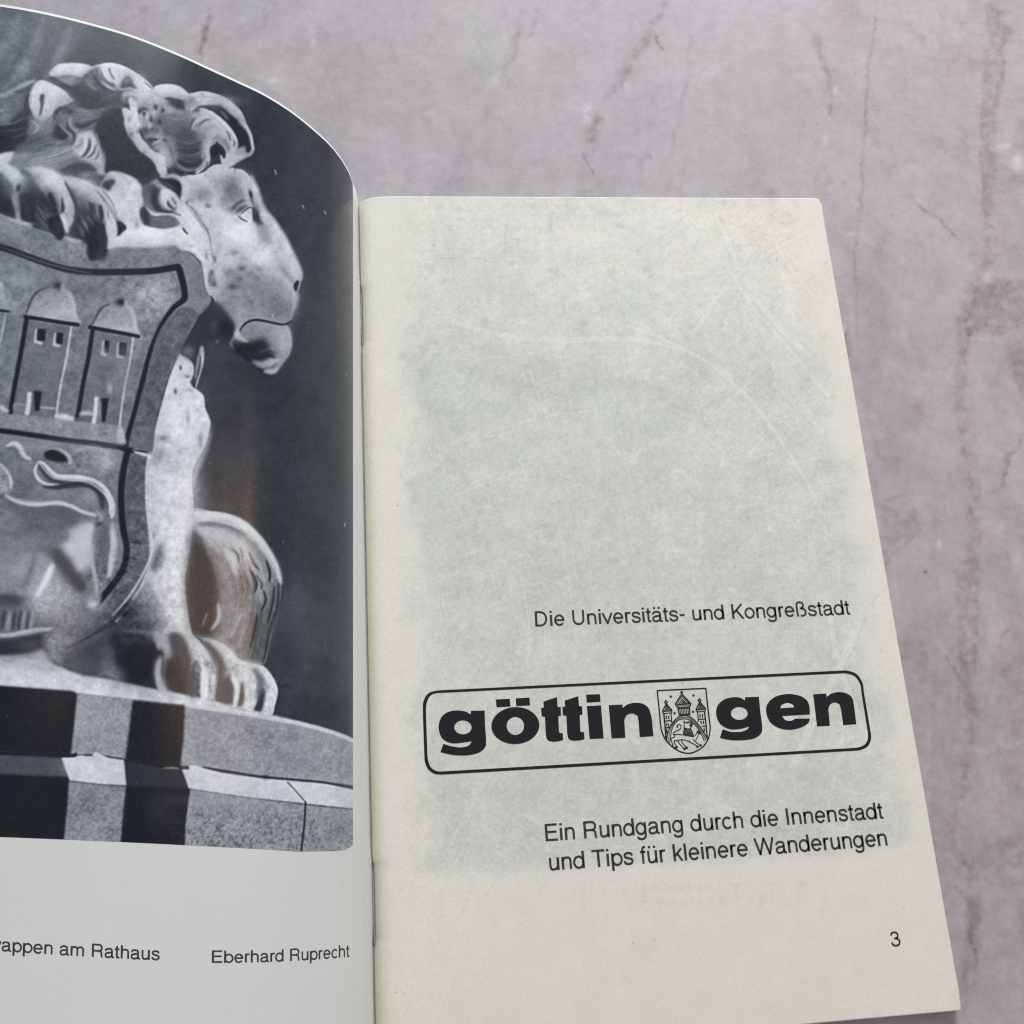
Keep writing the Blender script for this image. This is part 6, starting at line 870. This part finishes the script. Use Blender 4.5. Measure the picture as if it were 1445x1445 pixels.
def layout(text, w=84):
    x, V, Fc = 0.0, [], []
    for ch in text:
        adv, st = G[ch]
        for s in split_corners(st):
            l, r = ribbon(s, w * (1.08 if len(s) == 2 and s[0][0] == s[1][0] else .93)); b = len(V); n = len(l); V += [(a + x, c) for a, c in l] + [(a + x, c) for a, c in r]
            Fc += [(b + i, b + n + i, b + n + i + 1, b + i + 1) for i in range(n - 1)]
        x += adv
    return np.array(V), Fc, x
def text_mesh(name, text, place, parent, mat=None, w=102, label=None):
    V, Fc, adv = layout(text, w); P = place(V, adv); Pn = np.array(P)
    o = mesh_obj(name, Pn, Fc, mat or M_ink, parent, False)
    if label: o['label'] = label
    return o
def right_line(px0, px1, x0, x1, vs=1.0):                          # baseline end points in the photo -> straight line of type on the page
    A, B = on_plane([px0, px1])
    def f(V, adv):
        sc = 1 / (adv - x0 - x1); u = (V[:, 0] - x0) * sc; d = B - A; up = np.array([-d[1], d[0], 0]); P = A + u[:, None] * d + (V[:, 1] * sc * vs)[:, None] * up
        P[:, 2] = right_z(P[:, 0]) + 5e-5; return P
    return f
def left_line(fit, base, cap, vs=1.0):                              # type following the curved sheet: advance -> photo x, and its baseline
    fit, base = np.array(fit, float), np.array(base, float); fx = np.polyfit(fit[:, 0], fit[:, 1], 2); fb = np.polyfit(base[:, 0], base[:, 1], 2)
    def f(V, adv):
        x = np.polyval(fx, V[:, 0]); g = np.linspace(x.min() - 1, x.max() + 1, 60); yb = np.polyval(fb, g); a = left_uv(np.column_stack([g, yb])); b = left_uv(np.column_stack([g, yb - cap]))
        s0, y0 = np.interp(x, g, a[:, 0]), np.interp(x, g, a[:, 1]); s1, y1 = np.interp(x, g, b[:, 0]), np.interp(x, g, b[:, 1]); t = V[:, 1] / 718
        return left_pt(s0 + (s1 - s0) * t * .5, y0 + (y1 - y0) * t, 3e-5)
    return f
text_mesh('title_line', 'Die Universitäts- und Kongreßstadt', right_line((756, 884), (1200, 867), 80, 20), right_page)
text_mesh('subtitle_line', 'Ein Rundgang durch die Innenstadt', right_line((770.5, 1187), (1247, 1154.8), 84, 20), right_page, label='line of type reading Ein Rundgang durch die Innenstadt')
text_mesh('subtitle_line', 'und Tips für kleinere Wanderungen', right_line((776, 1228.4), (1252.6, 1193), 66, 66), right_page, label='line of type reading und Tips für kleinere Wanderungen')
text_mesh('page_number', '3', right_line((1259, 1335.5), (1271, 1334.5), 40, 40), right_page)
text_mesh('caption_line', 'wappen am Rathaus', left_line([(797, 3), (3440, 74), (3855, 85), (5110, 118), (5530, 129.5), (9140, 225)], [(4, 1342), (110, 1349), (224.5, 1355)], 18.6), left_page, label='picture caption at the page foot')
text_mesh('credit_line', 'Eberhard Ruprecht', left_line([(84, 299), (4050, 400), (4475, 409), (8430, 493)], [(299, 1358.4), (400, 1356.5), (493, 1350)], 17.2), left_page, label='photographer credit at the page foot')

# ---- town logo: frame, heavy lettering, coat of arms (outlines as page points)
def flat_fill(name, loops, mat, parent, z=6e-5):
    cu = bpy.data.curves.new(name, 'CURVE'); cu.dimensions = '2D'; cu.fill_mode = 'FRONT'
    for lp in loops:
        q = on_plane(lp); s = cu.splines.new('POLY'); s.points.add(len(q) - 1); s.use_cyclic_u = True
        s.points.foreach_set('co', np.column_stack([q[:, :2] * 1000, np.zeros(len(q)), np.ones(len(q))]).ravel())
    t = bpy.data.objects.new(name, cu); S.collection.objects.link(t); dg = bpy.context.evaluated_depsgraph_get(); me = bpy.data.meshes.new_from_object(t.evaluated_get(dg))
    bpy.data.objects.remove(t); V = np.zeros(len(me.vertices) * 3); me.vertices.foreach_get('co', V); V = V.reshape(-1, 3) / 1000; fc = [tuple(p.vertices) for p in me.polygons]
    bpy.data.meshes.remove(me); bpy.data.curves.remove(cu); V[:, 2] = right_z(V[:, 0]) + z
    return mesh_obj(name, V, fc, mat, parent, False)
def zoomed(x0, y0, k): return lambda pts: [(x0 + a * k, y0 + b * k) for a, b in pts]
A_ = zoomed(590, 930, 330 / 1445); B_ = zoomed(910, 930, 330 / 1445)
def curve(pts, n=5): return [tuple(p) for p in Canvas.spline(np.array(pts, float), True, n)]
def mixed(segs):                                                   # list of ('L', pts) straight runs and ('C', pts) smooth runs
    out = []
    for k, pts in segs: out += [tuple(p) for p in (Canvas.spline(np.array(pts, float), False, 6) if k == 'C' else np.array(pts, float))]
    return out
def ellipse(cx, cy, rx, ry, rot=0, n=30):
    return [(cx + rx * math.cos(a) * math.cos(rot) - ry * math.sin(a) * math.sin(rot), cy + rx * math.cos(a) * math.sin(rot) + ry * math.sin(a) * math.cos(rot)) for a in np.arange(n) * 2 * math.pi / n]
def round_frame():
    o = A_(mixed([('C', [(40, 620), (30, 330), (34, 260), (60, 215), (100, 198), (140, 193)])])) + B_(mixed([('C', [(1180, 73), (1250, 72), (1310, 95), (1345, 150), (1352, 200)]), ('C', [(1396, 460), (1396, 500), (1375, 540), (1330, 562), (1280, 567)])])) + A_(mixed([('C', [(140, 714), (100, 708), (62, 680), (42, 635)])]))
    i = A_(mixed([('C', [(58, 600), (49, 340), (54, 270), (74, 228), (105, 212), (140, 209)])])) + B_(mixed([('C', [(1180, 90), (1245, 89), (1298, 108), (1330, 155), (1338, 205)]), ('C', [(1378, 455), (1378, 492), (1362, 525), (1325, 544), (1280, 550)])])) + A_(mixed([('C', [(140, 695), (108, 690), (78, 668), (62, 628)])]))
    return [o, i]
logo = flat_fill('logo_frame', round_frame(), M_black, right_page)
LET = []
# g
LET.append(A_(mixed([('L', [(327, 320), (411, 318)]), ('C', [(413, 400), (420, 510), (412, 548), (375, 578), (310, 594), (230, 594), (180, 586), (138, 574)]), ('L', [(157, 524)]), ('C', [(200, 538), (260, 546), (310, 536), (332, 508)]), ('C', [(290, 514), (210, 520), (150, 490), (128, 430), (138, 370), (175, 332), (230, 318), (290, 324), (324, 342)])])))
LET.append(A_(ellipse(277, 422, 54, 43)))
# o with umlaut
LET.append(A_(ellipse(601, 411, 148, 114, -.05, 40))); LET.append(A_(ellipse(601, 413, 54, 56)))
LET.append(A_([(481, 250), (566, 245), (570, 293), (485, 298)])); LET.append(A_([(603, 243), (688, 238), (692, 286), (607, 290)]))
for dx, dy in ((0, 0), (132, -6)):
    LET.append(A_([(a + dx, b + dy) for a, b in mixed([('L', [(774, 263), (858, 235), (862, 297), (881, 297), (883, 350), (866, 352), (870, 445)]), ('C', [(872, 455), (880, 458), (893, 456)]), ('L', [(896, 500)]), ('C', [(870, 508), (830, 510), (800, 500), (790, 470)]), ('L', [(784, 356), (764, 354), (760, 302), (777, 300)])])]))
LET.append(A_([(1038, 220), (1123, 217), (1127, 264), (1042, 269)])); LET.append(A_([(1043, 291), (1130, 286), (1146, 490), (1060, 494)]))
LET.append(A_(mixed([('L', [(1178, 285), (1262, 281), (1264, 302)]), ('C', [(1290, 282), (1330, 271), (1380, 274), (1420, 298), (1440, 350), (1446, 390)]), ('L', [(1454, 476), (1370, 482), (1362, 380)]), ('C', [(1356, 350), (1325, 336), (1290, 346), (1274, 375)]), ('L', [(1280, 486), (1196, 490)])])))
# gen
LET.append(B_(mixed([('L', [(620, 236), (704, 233)]), ('C', [(712, 320), (725, 420), (716, 460), (680, 488), (620, 500), (550, 502), (500, 496), (464, 486)]), ('L', [(480, 434)]), ('C', [(530, 450), (590, 450), (630, 436), (646, 416)]), ('C', [(600, 430), (530, 434), (470, 405), (442, 350), (448, 290), (490, 250), (545, 236), (590, 240), (618, 256)])])))
LET.append(B_(ellipse(583, 336, 52, 40)))
LET.append(B_(mixed([('C', [(1018, 302), (1004, 260), (960, 228), (880, 216), (800, 236), (754, 284), (752, 340), (780, 396), (840, 430), (910, 436), (970, 420), (1008, 396), (1020, 368)]), ('L', [(930, 368)]), ('C', [(905, 382), (870, 378), (846, 352)]), ('L', [(1019, 342)])])))
LET.append(B_(mixed([('L', [(836, 304)]), ('C', [(845, 282), (880, 270), (912, 280), (924, 298)])])))
LET.append(B_(mixed([('L', [(1040, 218), (1120, 213), (1123, 234)]), ('C', [(1150, 214), (1195, 204), (1245, 212), (1280, 240), (1292, 290)]), ('L', [(1306, 402), (1226, 408), (1212, 310)]), ('C', [(1203, 280), (1175, 268), (1145, 280), (1133, 310)]), ('L', [(1143, 412), (1064, 416)])])))
flat_fill('logo_lettering', LET, M_black, right_page, 6e-5)
def crest():
    K = zoomed(910, 960, 110 / 1445.); V, Fc, z = [], [], 0
    def st(pts, w, smooth=False):
        nonlocal z
        p = np.array(pts, float); p = Canvas.spline(p, False, 6) if smooth else p; l, r = ribbon(p, w); b = len(V); n = len(l); q = on_plane(K([tuple(a) for a in np.vstack([l, r])])); q[:, 2] = right_z(q[:, 0]) + 6e-5 + z * 1.5e-7; z += 1; V.extend(q.tolist())
        Fc.extend((b + i, b + n + i, b + n + i + 1, b + i + 1) for i in range(n - 1))
    def dot(x, y, r):
        nonlocal z
        q = on_plane(K(ellipse(x, y, r, r, 0, 14))); q[:, 2] = right_z(q[:, 0]) + 6e-5 + z * 1.5e-7; z += 1; b = len(V); V.extend(q.tolist()); Fc.append(tuple(range(b, b + 14)))
    st([(225, 190), (1130, 148)], 24); st([(228, 185), (268, 560), (290, 820), (325, 980), (400, 1120), (520, 1240), (650, 1320), (780, 1352), (900, 1335), (1040, 1260), (1140, 1150), (1190, 1030), (1210, 880), (1190, 700), (1160, 450), (1130, 145)], 24, True)
    for x, y, r in ((480, 302, 22), (900, 280, 22), (550, 610, 22), (892, 582, 22), (682, 222, 25)): dot(x, y, r)
    st([(682, 230), (684, 262)], 20)                               # middle tower
    st([(565, 438), (684, 255), (850, 430)], 24); st([(600, 435), (686, 300), (812, 425)], 14); st([(640, 432), (690, 352), (765, 425)], 18); st([(680, 430), (700, 395), (730, 424)], 16); st([(560, 440), (600, 488), (620, 512), (820, 495), (845, 465), (855, 430)], 22); st([(590, 450), (840, 432)], 26); st([(610, 480), (830, 462)], 10)
    st([(612, 510), (640, 650)], 22); st([(825, 495), (835, 640)], 22); st([(615, 520), (825, 505)], 24); st([(635, 640), (838, 630)], 26)
    for t in np.linspace(.14, .86, 6): st([(615 + 210 * t, 515), (638 + 198 * t, 640)], 15)
    for dx, dy, m in ((0, 0, 1), (622, -32, 1)):                    # side towers
        Q = lambda pts: [(a + dx, b + dy) for a, b in pts]
        st(Q([(365, 405), (385, 372), (418, 405), (395, 440), (365, 405)]), 20); st(Q([(325, 572), (396, 430), (505, 560)]), 22); st(Q([(365, 562), (400, 470), (465, 555)]), 16); st(Q([(390, 558), (405, 515), (430, 553)]), 16); st(Q([(320, 575), (508, 562)]), 24); st(Q([(325, 585), (350, 615), (490, 605), (505, 575)]), 18)
        if dx == 0:
            st([(350, 610), (368, 780), (395, 1110)], 26); st([(485, 605), (498, 780)], 18); st([(360, 755), (500, 745)], 20); st([(375, 880), (450, 875)], 20)
            for x, y in ((395, 655), (440, 652), (405, 790), (440, 800)): st([(x, y), (x + 4, y + 62)], 22)
            st([(400, 905), (410, 980)], 26)
        else:
            st([(978, 580), (992, 770)], 20); st([(1105, 570), (1128, 760), (1155, 1060)], 24); st([(985, 725), (1115, 715)], 20); st([(1050, 850), (1130, 848)], 20)
            for x, y in ((1020, 628), (1068, 624), (1040, 750), (1085, 748)): st([(x, y), (x + 4, y + 62)], 22)
            st([(1095, 880), (1105, 950)], 22)
    for k, w in ((0, 20), (32, 12), (62, 16)):                      # gate arch
        st([(400 + k, 1120 + k * .6), (425 + k * .95, 980), (480 + k * .8, 840), (570 + k * .55, 720 + k * .5), (680 + k * .1, 655 + k), (790 - k * .2, 655 + k), (890 - k * .6, 715 + k * .6), (1000 - k * .8, 830 + k * .3), (1100 - k, 980), (1165 - k, 1100 + k * .4)], w, True)
    st([(585, 860), (610, 825), (650, 822), (672, 860), (645, 910), (580, 940), (530, 970), (530, 1005), (560, 1010)], 17, True); dot(605, 862, 16)   # lion passant
    st([(545, 1010), (600, 1000), (700, 1012)], 16, True); st([(560, 1010), (540, 1055), (480, 1078), (490, 1110), (530, 1250)], 16, True); st([(545, 1110), (560, 1190), (595, 1225)], 16, True); st([(540, 1120), (600, 1118), (620, 1130), (640, 1170), (720, 1265)], 16, True); st([(680, 1105), (690, 1150), (760, 1240)], 16, True); st([(600, 1115), (680, 1100), (800, 1125), (850, 1150), (940, 1200), (970, 1225)], 16, True)
    st([(905, 1040), (950, 1000), (970, 945)], 16, True); st([(940, 1110), (975, 1050), (1005, 985)], 16, True); st([(890, 1095), (930, 1130), (1000, 1190)], 16, True); st([(820, 1110), (828, 1145)], 14)
    for x, y in ((590, 1240), (560, 1255), (735, 1270), (775, 1250), (1030, 1205), (975, 1230), (985, 955), (1020, 975)): dot(x, y, 24)
    st([(725, 745), (728, 880), (712, 1005)], 18, True); st([(725, 760), (760, 785), (810, 770), (855, 785)], 18, True); st([(850, 780), (880, 820), (850, 870), (850, 900), (880, 970), (900, 1040)], 20, True); dot(855, 830, 30); dot(800, 790, 14)
    for a, b_ in (((720, 880), (845, 920)), ((718, 910), (860, 955)), ((716, 940), (870, 985)), ((714, 965), (880, 1010)), ((712, 990), (890, 1036)), ((712, 1010), (905, 1045)), ((740, 890), (780, 930)), ((800, 900), (840, 900))): st([a, b_], 17)
    return mesh_obj('town_crest', V, Fc, M_black, right_page, False)
crest()
